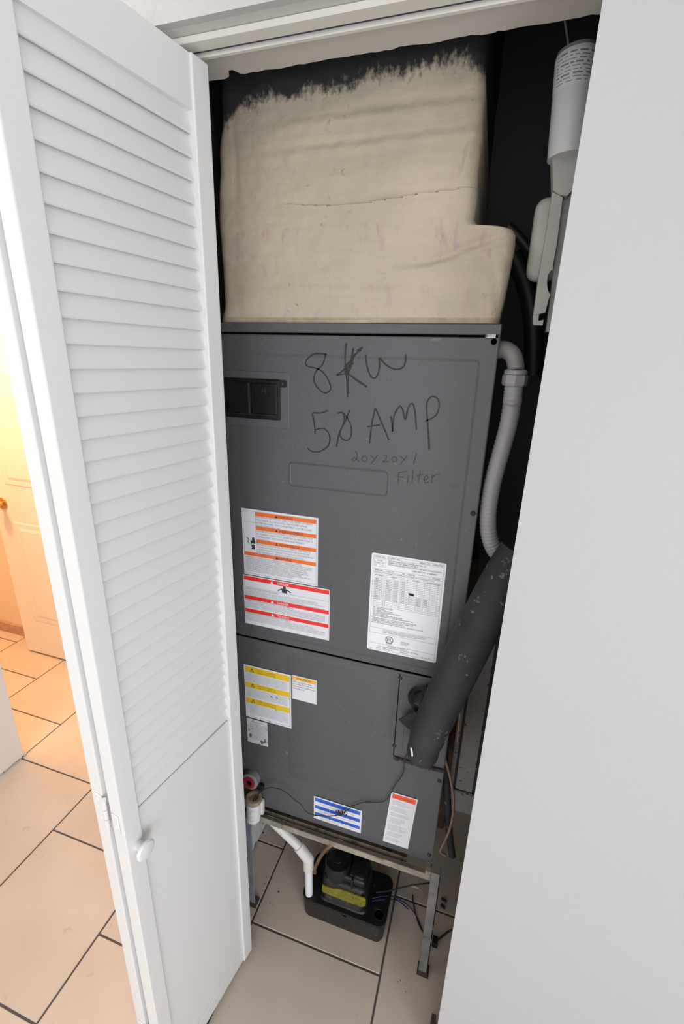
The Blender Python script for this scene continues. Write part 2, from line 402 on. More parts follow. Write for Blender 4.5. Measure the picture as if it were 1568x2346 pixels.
# ---------------------------------------------------------------- bifold door
A = math.radians(9.5); V = Vector((math.sin(A), math.cos(A), 0)); NV = Vector((math.cos(A), -math.sin(A), 0)); FAR = Vector((-.4655, .7375, 0))
TH = .030; WD = .310; Z0, Z1 = .013, 2.052
def leaf_xf(shift):
    # local: x = distance from the far edge towards the room, y = into the leaf thickness, z = up
    return lambda c: FAR + NV*(shift-c.y) - V*c.x + NV*(.0140*(c.z/2.05)*(1-.45*c.x/WD)) + Vector((0, 0, c.z))
d1 = thing('door_1', (FAR.x, FAR.y, 0), 'white louvred bifold door folded open left of the closet', 'door'); d1['kind'] = 'structure'
RH = random.Random(3)
def leaf(shift, with_knob):
    xf = leaf_xf(shift)
    bm = bmesh.new()
    box(bm, 0, .0335, 0, TH, Z0, Z1, .002, 2, xf); box(bm, WD-.0335, WD, 0, TH, Z0, Z1, .002, 2, xf)
    box(bm, .0335, WD-.0335, .0035, TH-.0035, 1.986, Z1-.001, 0, 1, xf); box(bm, .0335, WD-.0335, .0045, TH-.0045, Z0+.002, .062, .0015, 1, xf)
    lf = link('door_leaf', bm, 'door_paint', d1)
    bm = bmesh.new(); box(bm, .0335, WD-.0335, .0060, TH-.006, .0630, .872, .002, 1, xf); link('lower_panel', bm, 'door_paint', lf)
    n = 37; pitch = .02995
    # slat section: shingle-like blade, outer edge low
    sec = [(.0042, -.0048), (.0058, -.0066), (.0085, -.0066), (.0170, .0250), (.0160, .0268), (.0130, .0268)]
    bm = bmesh.new(); base = xf(Vector((0, 0, 0)))
    flat = lambda c: FAR + NV*(shift-c.y) - V*c.x + Vector((0, 0, c.z))
    a = [bm.verts.new(flat(Vector((.027, y, z)))-base) for y, z in sec]; b = [bm.verts.new(flat(Vector((WD-.029, y, z)))-base) for y, z in sec]
    k = len(sec); bm.faces.new(a[::-1]); bm.faces.new(b)
    for i in range(k): bm.faces.new((a[i], b[i], b[(i+1) % k], a[(i+1) % k]))
    bmesh.ops.recalc_face_normals(bm, faces=bm.faces)
    me = bpy.data.meshes.new('louver_slat'); bm.to_mesh(me); bm.free(); me.materials.append(MATS['door_paint'])
    inv = world_of(lf).inverted()
    for i in range(n):
        o = bpy.data.objects.new('louver_slat', me); C.objects.link(o); o.parent = lf
        o.matrix_local = inv @ Matrix.Translation(base+NV*(.0105*(.886+pitch*i)/2.05)+Vector((0, 0, .886+pitch*i)))
    if with_knob:
        kp = xf(Vector((.2880, 0, .803)))
        bm = bmesh.new(); lathe(bm, [(0, 0), (.0095, 0), (.0085, .005), (.0080, .009), (.0120, .0125), (.0178, .0165), (.0186, .0195), (.0160, .0228), (.009, .0245), (0, .025)], kp, NV, 28)
        link('knob', bm, 'door_paint', lf, True)
    return lf
leaf(0, True); leaf(-.045, False)
def edge_pt(s, t, z): return FAR - V*(WD+s) + NV*(.0077*z/2.05) + NV*t + Vector((0, 0, z))
def hinge(z):
    bm = bmesh.new()
    for t0, t1, za, zb in ((-.0255, -.008, z-.034, z+.008), (-.066, -.044, z-.034, z+.034)):
        vs = box(bm, 0, .0022, t0, t1, za, zb, .0008, 1, lambda c: edge_pt(c.x, c.y, c.z))
    for za, zb in ((z-.034, z-.012), (z-.011, z+.011), (z+.012, z+.034)):
        tube(bm, [edge_pt(.003, -.0375, za), edge_pt(.003, -.0375, zb)], .0042, 10, smooth=False)
    for t, zz in ((-.017, z-.020), (-.056, z+.022), (-.056, z-.022)):
        lathe(bm, [(.0035, 0), (.0028, .0012), (0, .0014)], edge_pt(.0020, t, zz), -V, 10)
    link('hinge', bm, 'door_paint', d1, True)
hinge(.885); hinge(.2)

# ---------------------------------------------------------------- panelled door in the warm-lit room
d2 = thing('door_2', (-2.363, 1.58, 0), 'open white panelled door in the orange-lit room at far left', 'door'); d2['kind'] = 'structure'
DX0, DX1, DY = -2.363, -1.60, 1.578
bm = bmesh.new(); box(bm, DX0, DX1, DY, DY+.035, .012, 2.04, .003, 2); slab = link('door_slab', bm, 'door2_paint', d2)
for (xa, xb) in ((DX0+.105, DX0+.345), (DX0+.42, DX0+.66)):
    for (za, zb) in ((.225, .815), (1.005, 1.60), (1.70, 1.92)):
        bm = bmesh.new(); plate(bm, xa, xb, za, zb, .006, DY+.001, DY-.0025, .010, 2); plate(bm, xa+.03, xb-.03, za+.03, zb-.03, .006, DY-.002, DY-.0055, .016, 2)
        link('raised_panel', bm, 'door2_paint', slab)
newlathe('door_knob', 'brass', slab, [(0, 0), (.031, 0), (.030, .006), (.014, .010), (.011, .026), (.020, .034), (.028, .046), (.027, .058), (.018, .066), (0, .068)], (DX0+.062, DY, .905), (0, -1, 0), 28)

# ================================================================ AIR HANDLER
YU = .865; UX0, UX1, UZ0, UZ1 = -.548, .0045, .412, 1.7115
ah = thing('air_handler', ((UX0+UX1)/2, 1.1, UZ0), 'grey upright air handler cabinet with warning stickers inside the closet', 'air handler')
newbox('cabinet', 'unit_edge', ah, UX0, UX1, YU+.003, 1.365, UZ0, UZ1, .002, 1)
newbox('top_trim', 'unit_grey', ah, UX0, UX1, YU-.0005, YU+.02, 1.6945, UZ1+.0008, .0015, 1)
newbox('top_gap', 'black_gap', ah, UX0+.001, UX1-.004, YU+.0022, YU+.01, 1.6905, 1.6948)
bm = bmesh.new(); box(bm, UX0, UX1, YU, YU+.02, .9835, 1.6908, .0025, 2)
up = link('upper_panel', bm, 'unit_grey', ah)
bm = bmesh.new(); plate(bm, UX0+.008, -.0215, 1.000, 1.656, .012, YU+.0002, YU-.0012, .006, 4); link('raised_field', bm, 'unit_grey', up)
YP = YU-.0012        # face of the raised field
# badge recess
bm = bmesh.new()
o_ = rrect(-.389, -.170, 1.3870, 1.4425, .010, 6); i_ = rrect(-.3835, -.1755, 1.3925, 1.437, .006, 6)
m_ = rrect(-.3862, -.1728, 1.3898, 1.4397, .008, 6)
ra = [bm.verts.new((x, YP+.0004, z)) for x, z in o_]; rm = [bm.verts.new((x, YP-.0013, z)) for x, z in m_]; rb = [bm.verts.new((x, YP+.0002, z)) for x, z in i_]
for a, b in ((ra, rm), (rm, rb)):
    for k in range(len(a)): bm.faces.new((a[k], a[(k+1) % len(a)], b[(k+1) % len(a)], b[k]))
link('badge_outline', bm, 'unit_grey', up, True)
# breaker cover
bm = bmesh.new(); plate(bm, -.531, -.386, 1.508, 1.622, .008, YP+.0005, YP-.0012, .002, 4); link('breaker_surround', bm, 'unit_edge', up)
bm = bmesh.new(); box(bm, -.5315, -.4045, YP-.006, YP, 1.526, 1.6065, .002, 1); box(bm, -.406, -.391, YP-.0055, YP, 1.592, 1.6055, .001, 1)
bk = link('breaker_cover', bm, 'breaker_black', ah); bk['label'] = 'black twin breaker cover with screw tab'
bm = bmesh.new()
for xa, xb in ((-.5265, -.4720), (-.4680, -.4105)): box(bm, xa, xb, YP-.0085, YP-.005, 1.5365, 1.5985, .002, 1)
link('breaker_flap', bm, 'breaker_black', bk)
bar_each(bk, 'bright_edge', 'breaker_edge', [(-.4715, -.4690, 1.536, 1.599), (-.5285, -.5268, 1.536, 1.597), (-.526, -.412, 1.5345, 1.5358), (-.4052, -.4044, 1.53, 1.595)], YP-.0088)
newlathe('screw', 'screw', bk, [(.0038, 0), (.0038, .001), (.0025, .002), (0, .0022)], (-.3985, YP-.0055, 1.599), (0, -1, 0), 10)
# lower panel with rounded raised field
bm = bmesh.new(); box(bm, UX0, UX1, YU, YU+.02, .416, .9785, .0025, 2)
lp = link('lower_panel', bm, 'unit_grey', ah)
bm = bmesh.new(); plate(bm, -.402, -.130, .560, .9685, .028, YU+.0002, YU-.0015, .009, 8); link('raised_field', bm, 'unit_grey', lp, True)
newbox('seam', 'black_gap', ah, UX0+.002, UX1-.002, YU+.003, YU+.012, .9780, .9840)
bm = bmesh.new(); box(bm, -.118, UX1-.002, YU-.0012, YU+.001, .735, .972, .001, 1); pl = link('pipe_plate', bm, 'unit_grey', ah)
bars(lp, 'plate_seam', 'black_gap', [(-.1195, -.1180, .735, .974)], YU-.0013)
bm = bmesh.new(); plate(bm, -.100, -.012, .760, .955, .006, YU, YU-.003, .002, 3); link('raised_field', bm, 'unit_grey', pl)
bm = bmesh.new()
for k in range(60):
    x = -.118+.118*k/59; s = .002+.004*random.random(); box(bm, x, x+.004, YU-.004-.004*random.random(), YU, .731-s, .735+.002*random.random(), .0008, 1)
link('foam_crumbs', bm, 'wire_dusty', pl)['kind'] = 'stuff'
newlathe('grommet', 'black_plastic', pl, [(.030, 0), (.034, .006), (.030, .012), (.022, .010)], (-.062, YU-.003, .925), (0, -1, 0), 24)
for x, z, mm in ((-.004, 1.375, 'rust'), (-.117, .963, 'screw'), (-.118, .765, 'screw'), (-.0055, 1.684, 'black_gap'), (-.004, .695, 'screw'), (-.006, .443, 'screw')):
    newlathe('screw', mm, ah, [(.0052, 0), (.0052, .0012), (.0035, .003), (0, .0034)], (x, YU-.0003, z), (0, -1, 0), 12)
newbox('label_scrap', 'label_dirty', ah, -.0205, -.0035, YU-.0012, YU+.004, 1.6895, 1.6955)
bm = bmesh.new(); tube(bm, [(-.024, 1.30, .409), (-.024, .875, .4105), (-.001, .867, .4105)], .002, 6, smooth=False)
link('copper_edge', bm, 'copper', ah)

# ---- hand lettering in marker
def crop4(l): return [(500+x/3.136, 700+y/3.136) for x, y in l]
def crop5(l): return [(900+x/3.136, 700+y/3.136) for x, y in l]
def circ(cx, cy, rx, ry, n=10): return [(cx+rx*math.cos(2*PI*k/n-PI/2), cy+ry*math.sin(2*PI*k/n-PI/2)) for k in range(n+1)]
BOLD = [
 crop4([(785, 352), (700, 345), (645, 380), (628, 415), (650, 438), (725, 458), (775, 505), (806, 570), (806, 608), (768, 628), (722, 598), (690, 545), (700, 480), (745, 430), (765, 385), (772, 350)]),
 crop4([(920, 270), (912, 380), (922, 500), (931, 660)]), crop4([(1040, 298), (965, 375), (905, 460), (850, 500)]), crop4([(972, 305), (952, 420), (935, 520), (938, 632)]),
 crop4([(850, 502), (900, 492), (945, 498), (1005, 545), (1072, 585)]), crop4([(955, 505), (1020, 548), (1068, 580)]), crop4([(960, 385), (925, 470), (910, 495)]), crop4([(980, 350), (955, 440), (925, 490)]), crop4([(905, 440), (940, 410), (975, 420)]), crop4([(900, 465), (960, 430)]), crop4([(905, 480), (955, 455)]),
 crop4([(1000, 325), (1036, 300)]), crop4([(1012, 330), (1030, 315)]),
 crop4([(1060, 355), (1072, 440), (1095, 505), (1125, 522), (1150, 490), (1160, 430), (1160, 378), (1200, 420), (1260, 455), (1320, 450), (1345, 410), (1348, 352)]),
 crop4([(792, 755), (735, 772), (680, 775), (690, 830), (698, 920)]), crop4([(700, 892), (760, 885), (800, 930), (795, 1000), (740, 1045), (680, 1050), (642, 1025)]),
 crop4([(858, 775), (892, 768), (905, 800), (900, 850), (870, 920), (852, 1015)]), crop4([(945, 752), (915, 830), (880, 900), (882, 945), (915, 968), (950, 950), (958, 880), (930, 810), (900, 770)]),
 crop4([(1130, 735), (1105, 850), (1088, 992)]), crop4([(1130, 735), (1175, 840), (1228, 965)]), crop4([(1072, 870), (1165, 858)]),
 crop4([(1240, 795), (1250, 850), (1254, 905), (1263, 800), (1300, 728), (1325, 742), (1345, 820), (1368, 730), (1398, 704), (1415, 760), (1426, 892)]),
 crop5([(262, 1030), (252, 850), (245, 740), (250, 690), (282, 653), (322, 668), (335, 720), (310, 790), (235, 832)]), crop5([(256, 900), (262, 965), (264, 1035)]),
]
FAINT = [
 crop4([(988, 1045), (1000, 1075), (995, 1100), (975, 1118), (966, 1105), (985, 1095), (1012, 1120)]), crop4(circ(1052, 1102, 18, 20)), crop4([(1095, 1075), (1140, 1115)]), crop4([(1152, 1068), (1095, 1142)]),
 crop4([(1190, 1075), (1212, 1078), (1202, 1108), (1186, 1124), (1232, 1120)]), crop4(circ(1266, 1105, 17, 18)), crop4([(1305, 1080), (1345, 1115)]), crop4([(1362, 1074), (1310, 1142)]), crop4([(1425, 1063), (1405, 1142)]),
 crop5([(45, 1195), (38, 1275)]), crop5([(45, 1200), (105, 1190)]), crop5([(40, 1235), (80, 1230)]), crop5([(112, 1218), (108, 1275)]), crop5([(114, 1196), (114, 1200)]), crop5([(150, 1180), (140, 1280)]), crop5([(200, 1185), (190, 1240), (185, 1280)]), crop5([(168, 1222), (222, 1215)]),
 crop5([(225, 1252), (255, 1242), (245, 1220), (226, 1240), (232, 1272), (262, 1268)]), crop5([(285, 1215), (280, 1275)]), crop5([(283, 1240), (310, 1217), (342, 1214)]),
]
def strokes(name, m, lines, w, y):
    bm = bmesh.new()
    for li, L_ in enumerate(lines):
        P = smooth_path([fy(px, py, y) for px, py in L_], 6); n = len(P); A_ = []; B_ = []
        if n < 2: continue
        for i, p in enumerate(P):
            d = P[min(i+1, n-1)]-P[max(i-1, 0)]; d.y = 0
            if d.length < 1e-9: d = Vector((1, 0, 0))
            d.normalize(); s = Vector((-d.z, 0, d.x))*(w/2*(.85+.3*noise.noise(Vector((i*.4, li*3.1, 0)))))
            q = Vector((p.x, y-.00002*li, p.z)); A_.append(bm.verts.new(q+s)); B_.append(bm.verts.new(q-s))
        for i in range(n-1): bm.faces.new((A_[i], A_[i+1], B_[i+1], B_[i]))
    return link(name, bm, m, up)
strokes('marker_writing', 'marker', BOLD, .0032, YP-.0003)['label'] = 'black handwriting 8 KW 52 AMP'
strokes('marker_writing', 'marker_faint', FAINT, .0020, YP-.0003)['label'] = 'faint handwriting 20x20x1 Filter'

# ---- stickers
YS = YP-.0006; YT = YS-.00025; YL = YT-.00015
lorem = {
 'w1': ['RISK OF ELECTRIC SHOCK. CAN CAUSE INJURY OR DEATH.', 'DISCONNECT ALL REMOTE ELECTRIC POWER SUPPLIES', 'BEFORE SERVICING. THIS COMPARTMENT MUST BE CLOSED', 'EXCEPT WHEN SERVICING.'],
 'w2': ['DANGER DE CHOC ELECTRIQUE OU DE MORT. COUPEZ TOUT', 'LE COURANT AVANT TOUT ENTRETIEN OU REPARATION. LE', 'COMPARTMENT DOIT RESTER FERME SAUF PENDANT', "L'ENTRETIEN."],
 'w3': ['PELIGRO DE CHOQUE ELECTRICO O MUERTE. DESCONECTE', 'TODAS LAS FUENTES DE ENERGIA ELECTRICA ANTES DE', 'MANTENIMIENTO O SERVICIO TECNICO. EL COMPARTIMIENTO', 'DEBE PERMANECER CERRADO EXCEPTO DURANTE EL', 'SERVICIO DE MANTENIMIENTO.'],
 'w4': ['HEATING UNITS SHOULD NOT BE UTILIZED WITHOUT REASONABLE ROUTINE', 'INSPECTION, MAINTENANCE, AND SUPERVISION. IF THE BUILDING IN WHICH ANY SUCH', 'DEVICE IS LOCATED WILL BE VACANT, CARE SHOULD BE TAKEN THAT SUCH DEVICE IS', 'ROUTINELY INSPECTED, MAINTAINED AND MONITORED. IN THE EVENT THAT THE', 'BUILDING IS EXPOSED TO FREEZING TEMPERATURES, ALL WATER-BEARING PIPES', 'SHOULD BE DRAINED, THE BUILDING SHOULD BE PROPERLY WINTERIZED, AND THE', 'WATER SOURCE CLOSED. SHOULD THE BUILDING BE EXPOSED TO FREEZING', 'TEMPERATURES, ANY HYDRONIC COIL UNITS SHOULD BE DRAINED AS WELL, AND, IN', 'SUCH CASE, ALTERNATIVE HEAT SOURCE SHOULD BE UTILIZED.'],
}
def rows_of(lines, x, z, pitch, h, wmax):
    mx = max(len(l) for l in lines); return [(l, x, z-pitch*i, h, wmax*len(l)/mx) for i, l in enumerate(lines)]
# 1 orange warning
st = sheet(ah, 'warning_sticker', 'label_white', -.5065, -.3205, 1.1585, 1.3235, YS, label='white sticker with four orange warning bars')
X0, X1 = -.5065, -.3205
bar_each(st, 'orange_bar', 'orange', [(X0+.035, X1-.0045, 1.3090, 1.3180), (X0+.035, X1-.0045, 1.2755, 1.2845), (X0+.035, X1-.0045, 1.2425, 1.2515), (X0+.0035, X1-.0045, 1.2085, 1.2175)], YT)
ln = .0005
bars(st, 'frame_line', 'ink_soft', [(X0+.003, X1-.004, 1.3185, 1.3185+ln), (X0+.003, X1-.004, 1.1625, 1.1625+ln), (X0+.003, X0+.003+ln, 1.1625, 1.3185), (X1-.004-ln, X1-.004, 1.1625, 1.3185), (X0+.0345, X0+.0345+ln, 1.2175, 1.3185), (X0+.003, X0+.0345, 1.2915, 1.2915+ln)], YT)
R = [('WARNING', X0+.090, 1.3105, .0058, .036), ('AVERTISSEMENT', X0+.092, 1.2770, .0058, .060), ('ADVERTENCIA', X0+.092, 1.2440, .0058, .051), ('WARNING', X0+.088, 1.2100, .0058, .034)]
letters_each(st, 'lettering', 'ink', R, YL)
bm = bmesh.new()
bm.free()
for z in (1.3105, 1.2770, 1.2440, 1.2100):
    bm = bmesh.new(); triangles(bm, X0+.086, z, .0065, YL); link('hazard_mark', bm, 'ink', st)
R = rows_of(lorem['w1'], X0+.0365, 1.3045, .0070, .0044, .138) + rows_of(lorem['w2'], X0+.0365, 1.2708, .0070, .0044, .138) + rows_of(lorem['w3'], X0+.0365, 1.2380, .0064, .0042, .140) + rows_of(lorem['w4'], X0+.006, 1.2035, .0044, .0032, .168)
letters(st, 'small_print', 'ink_soft', R, YL)
# hand and spark pictogram
def P2(l): return [Vector((x, YL, z)) for x, z in l]
bm = bmesh.new(); hx, hz = X0+.0205, 1.2255
def hp(l): prism(bm, P2([(hx+x*.012, hz+z*.030) for x, z in l]), Vector((0, .0001, 0)))
hp([(.15, 0), (.85, 0), (.8, .25), (1.0, .42), (.75, .36), (.5, .44), (.25, .36), (0, .45), (.2, .25)])
hp([(0, .52), (.3, .44), (.5, .52), (.75, .45), (1.0, .52), (1.0, .72), (.88, .72), (.86, .86), (.78, .86), (.76, .98), (.62, .98), (.6, 1.0), (.48, 1.0), (.46, .96), (.34, .96), (.32, .88), (.26, .66), (.1, .74), (-.05, .72)])
zz = [(X0+.0105, 1.2535), (X0+.0160, 1.2495), (X0+.0125, 1.2430), (X0+.0175, 1.2385)]
for (xa, za), (xb, zb) in zip(zz, zz[1:]):
    d = Vector((xb-xa, 0, zb-za)).normalized(); s = Vector((-d.z, 0, d.x))*.0008
    prism(bm, [Vector((xa, YL, za))+s, Vector((xb, YL, zb))+s, Vector((xb, YL, zb))-s, Vector((xa, YL, za))-s], Vector((0, .0001, 0)))
link('pictogram', bm, 'ink', st)
# 2 red danger
X0, X1 = -.5105, -.2905
st = sheet(ah, 'danger_sticker', 'label_white', X0, X1, 1.0225, 1.1560, YS, label='white sticker with three red danger bars')
bar_each(st, 'red_bar', 'red', [(X0+.002, X1-.002, 1.1435, 1.1535), (X0+.002, X1-.002, 1.0920, 1.1015), (X0+.002, X1-.002, 1.0560, 1.0655)], YT)
letters_each(st, 'lettering', 'ink_white', [('DANGER', X0+.089, 1.1455, .0060, .030), ('DANGER', X0+.089, 1.0938, .0060, .029), ('PELIGRO', X0+.089, 1.0578, .0060, .030)], YL)
bm = bmesh.new()
bm.free()
for z in (1.1447, 1.0932, 1.0572):
    bm = bmesh.new(); triangles(bm, X0+.0755, z, .0078, YL); link('hazard_mark', bm, 'ink_white', st)
filler = lambda n, w=95: [' '.join(random.choice(['carbon', 'monoxide', 'poisoning', 'hazard', 'unit', 'instructions', 'must', 'be', 'followed', 'failure', 'to', 'the', 'installation', 'of', 'this', 'could', 'result', 'in', 'serious', 'injury', 'or', 'death', 'air', 'system', 'and', 'service']) for _ in range(15))[:w] for _ in range(n)]
R = [('CARBON MONOXIDE POISONING HAZARD', X0+.004, 1.1195, .0042, .088), ('RISQUE D\'EMPOISONNEMENT AU MONOXYDE DE CARBONE', X0+.004, 1.0875, .0042, .126), ('RIESGO DE INTOXICACION POR MONOXIDO DE CARBONO', X0+.004, 1.0515, .0042, .120)]
R += rows_of(filler(5), X0+.004, 1.1155, .0034, .0024, .205) + rows_of(filler(5), X0+.004, 1.0835, .0034, .0024, .205) + rows_of(filler(5), X0+.004, 1.0475, .0036, .0024, .205)
letters(st, 'small_print', 'ink_soft', R, YL)
bars(st, 'frame_line', 'ink_soft', [(X0+.002, X1-.002, 1.1250, 1.1254), (X0+.0018, X0+.0022, 1.0245, 1.1535), (X1-.0022, X1-.0018, 1.0245, 1.1535)], YT)
bm = bmesh.new(); hx, hz = X0+.1075, 1.1265
def hp(l): prism(bm, P2([(hx+x, hz+z) for x, z in l]), Vector((0, .0001, 0)))
hp([(-.006, 0), (.006, 0), (.0065, .0075), (.016, .0020), (.017, .0048), (.006, .0105), (-.006, .0105), (-.017, .0048), (-.016, .0020), (-.0065, .0075)])
hp([(.0045*math.cos(k*PI/5), .0135+.0034*math.sin(k*PI/5)) for k in range(10)])
link('pictogram', bm, 'ink', st)
# 3 rating plate
X0, X1 = -.1985, -.0425
st = sheet(ah, 'rating_sticker', 'label_plain', X0, X1, 1.0235, 1.2625, YS, r=.004, label='large white rating sheet with a table')
t = .00045; XL, XR = X0+.004, X1-.004
hz_ = [1.2585, 1.2525, 1.2270, 1.2215, 1.0830, 1.0695, 1.0430]
rects = [(XL, XR, z, z+t) for z in hz_] + [(XL, XL+t, 1.0275, 1.2585), (XR-t, XR, 1.0275, 1.2585), (XL, XR, 1.0275, 1.0275+t)]
tz0, tz1 = 1.1380, 1.2150
rects += [(XL+.002, XR, tz1-k*(tz1-tz0)/19, tz1-k*(tz1-tz0)/19+.0003) for k in range(20)]
for x in (.005, .026, .030, .046, .062, .076, .096, .112, .124, .140): rects.append((XL+x, XL+x+.0003, tz0, tz1))
rects += [(XL+.002, XL+.028, 1.2330, 1.2333), (XL+.002, XL+.028, 1.2500, 1.2503), (XL+.028, XL+.0283, 1.2330, 1.2503), (XL+.015, XL+.0153, 1.2330, 1.2440), (XL+.002, XL+.028, 1.2440, 1.2443), (XL+.002, XL+.0023, 1.2330, 1.2503)]
bars(st, 'table_rules', 'ink_soft', rects, YT)
R = [('MODEL NO.   ARUF36C14AA', XL+.003, 1.2543, .0030, .054), ('SERIAL NO.   1309637989', XL+.098, 1.2543, .0030, .048), ('MOTOR', XL+.009, 1.2460, .0026, .011), ('AMPS   HP', XL+.004, 1.2400, .0024, .020), ('4      1/3', XL+.005, 1.2350, .0024, .018),
     ('TEST EXTERNAL STATIC PRESSURE (INCHES)   0.5', XL+.032, 1.2475, .0030, .080), ('MAXIMUM OUTLET TEMPERATURE 200 F', XL+.032, 1.2435, .0030, .062), ('0 INCH CLEARANCE FROM CABINET, PLENUM AND DUCT, FOR INSTALLATION', XL+.032, 1.2393, .0030, .112), ('LABEL PART NO.   0140M00037', XL+.084, 1.2330, .0030, .052),
     ('208/240     VOLTS            60   HERTZ                   1   PHASE', XL+.004, 1.2232, .0028, .138), ('MARK INSTALLED KIT IN THE DESIGNATED BOX WITH PERMANENT MARKER AND THE MODEL AND DATE CODE', XL+.003, 1.2180, .0020, .128),
     ('HEATER KIT', XL+.006, 1.2115, .0024, .018), ('CIRCUIT 1', XL+.040, 1.2115, .0024, .015), ('CIRCUIT 2', XL+.086, 1.2115, .0024, .015), ('SINGLE POINT KIT', XL+.116, 1.2115, .0024, .028)]
for k in range(2, 15):
    z = tz1-(k+1)*(tz1-tz0)/19+.0009
    R += [('HKR-%02d C' % random.randint(3, 25), XL+.0065, z, .0019, .016), ('%.1f/%.1f' % (random.random()*40, random.random()*40), XL+.0315, z, .0019, .011), ('%d/%d' % (random.randint(10, 60), random.randint(10, 60)), XL+.048, z, .0019, .009), ('%d/%d' % (random.randint(15, 60), random.randint(15, 60)), XL+.064, z, .0019, .008)]
    if k > 9: R += [('%.1f' % (random.random()*40), XL+.080, z, .0019, .008), ('%d/%d' % (random.randint(10, 60), random.randint(10, 60)), XL+.098, z, .0019, .009), ('%d/%d' % (random.randint(10, 60), random.randint(10, 60)), XL+.113, z, .0019, .008)]
N_ = ['MBS = MINIMUM BLOWER SPEED', 'HA = HEATER AMPS', 'MCA = MINIMUM CIRCUIT AMPS', 'MOP = MAXIMUM OVERCURRENT PROTECTION', 'CB = CIRCUIT BREAKER', 'CIRCUIT 1: SINGLE PHASE FOR AIR HANDLER', 'CIRCUIT 2: THREE PHASE OR THIRD AND FOURTH HEATER KIT']
R += rows_of(N_, XL+.005, 1.1335, .0036, .0026, .090)
N2 = ['* INDICATES REVISION CODE, THAT MAY OR MAY NOT BE DESIGNATED', '# HEATER OF MODEL A OR B IS USED ONLY FOR A 15 AMPS ONLY', '  MOTOR AMPS SHOWN ON THIS PLATE ARE MAXIMUM', '  MOTOR ELECTRICAL DATA IS INCLUDED IN CIRCUIT 1 AND SINGLE POINT KIT']
R += rows_of(N2, XL+.003, 1.1065, .0038, .0026, .115)
R += rows_of(['This unit has been designed and fabricated in accordance with UL 1995 heating and', 'cooling equipment and is approved for use with R-22 and R-410A refrigerants where', 'installed according to the manufacturer installation instructions'], XL+.030, 1.0795, .0030, .0020, .095)
R += rows_of(['INTERTEK', '3079297'], XL+.039, 1.0485, .0026, .0018, .014) + rows_of(['NOT FOR USE', 'IN A CLASS I', 'LOCATION'], XL+.072, 1.0580, .0032, .0022, .020)
R += [('GOODMAN COMPANY, L.P.', XL+.043, 1.0395, .0028, .046), ('5151 SAN FELIPE, STE 500   HOUSTON, TX 77056', XL+.022, 1.0350, .0028, .090), ('DATE   SEPT 2013', XL+.018, 1.0305, .0024, .035), ('DRAWN 0308', XL+.072, 1.0305, .0022, .018), ('Mfg. Sep. 2013', XL+.118, 1.0295, .0022, .024)]
letters(st, 'print', 'ink', R, YL)
bm = bmesh.new(); cx, cz = XL+.046, 1.0575
for r0, r1 in ((.0066, .0072), (.0080, .0090)):
    a = [bm.verts.new((cx+r0*math.cos(2*PI*k/28), YL, cz+r0*math.sin(2*PI*k/28))) for k in range(28)]; b = [bm.verts.new((cx+r1*math.cos(2*PI*k/28), YL, cz+r1*math.sin(2*PI*k/28))) for k in range(28)]
    for k in range(28): bm.faces.new((a[k], a[(k+1) % 28], b[(k+1) % 28], b[k]))
for v in text_into(bm, 'ETL', .0105, .0105): v.co = Vector((cx-.0052+v.co.x, YL, cz-.0037+v.co.y))
link('mark', bm, 'ink', st)
bm = bmesh.new()
for k in range(5):
    z = 1.1825-.0010*k; prism(bm, P2([(X0+.0835+.0006*k, z), (X0+.0955+.0004*k, z-.0006), (X0+.0955, z-.0022), (X0+.0845, z-.0012)]), Vector((0, .00006*k+.0001, 0)))
link('ink_tick', bm, 'ink', st)
# 4 yellow caution sheet and neighbours, on the lower panel
YS = YU-.0022; YT = YS-.00025; YL = YT-.00015
X0, X1 = -.521, -.389
st = sheet(ah, 'caution_sticker', 'label_soil', X0, X1, .7310, .8985, YS, label='white sticker with three yellow bars')
bar_each(st, 'yellow_bar', 'yellow', [(X0+.0035, X1-.0045, .8765, .8945), (X0+.0035, X1-.0045, .8290, .8450), (X0+.0035, X1-.0045, .7790, .7955)], YT)
R = []
for z, a, b in ((.8765, 'NOTICE TO ASSEMBLER', 'HIGH VOLTAGE'), (.8290, 'AVIS DE LASSEMBLEUR', 'HAUTE TENSION'), (.7790, 'AVISO ALTA TENSION', 'PIEZAS MOVILES')):
    R += [(a, X0+.038, z+.0095, .0045, .052), (b, X0+.040, z+.0030, .0045, .050)]
    zt = z+.004; xt = X0+.0235; bm = bmesh.new()
    for (xa, za), (xb, zb) in (((-.005, 0), (.005, 0)), ((.005, 0), (0, .0105)), ((0, .0105), (-.005, 0)), ((0, .003), (0, .008))):
        d = Vector((xb-xa, 0, zb-za)).normalized(); s = Vector((-d.z, 0, d.x))*.00055
        p, q = Vector((xt+xa, YL, zt+za)), Vector((xt+xb, YL, zt+zb)); prism(bm, [p+s, q+s, q-s, p-s], Vector((0, .0001, 0)))
    link('hazard_mark', bm, 'ink', st)
letters_each(st, 'lettering', 'ink_brown', R, YL)
f2 = lambda n: rows_of(filler(n, 70), 0, 0, 0, 0, 0)
R = rows_of(filler(8, 72), X0+.006, .8720, .0034, .0023, .116) + rows_of(filler(8, 72), X0+.006, .8245, .0034, .0023, .116) + rows_of(filler(9, 72), X0+.006, .7745, .0036, .0023, .116)
letters(st, 'small_print', 'ink_soft', R, YL)
bars(st, 'frame_line', 'ink_soft', [(X0+.003, X0+.0034, .7355, .8945), (X1-.0044, X1-.004, .7355, .8945), (X0+.003, X1-.004, .7355, .7359)], YT)
X0, X1 = -.3865, -.3195
st = sheet(ah, 'caution_sticker', 'label_white', X0, X1, .8290, .9010, YS, label='small white sticker headed CAUTION')
bar_each(st, 'amber_bar', 'amber', [(X0+.002, X1-.002, .8885, .8985)], YT)
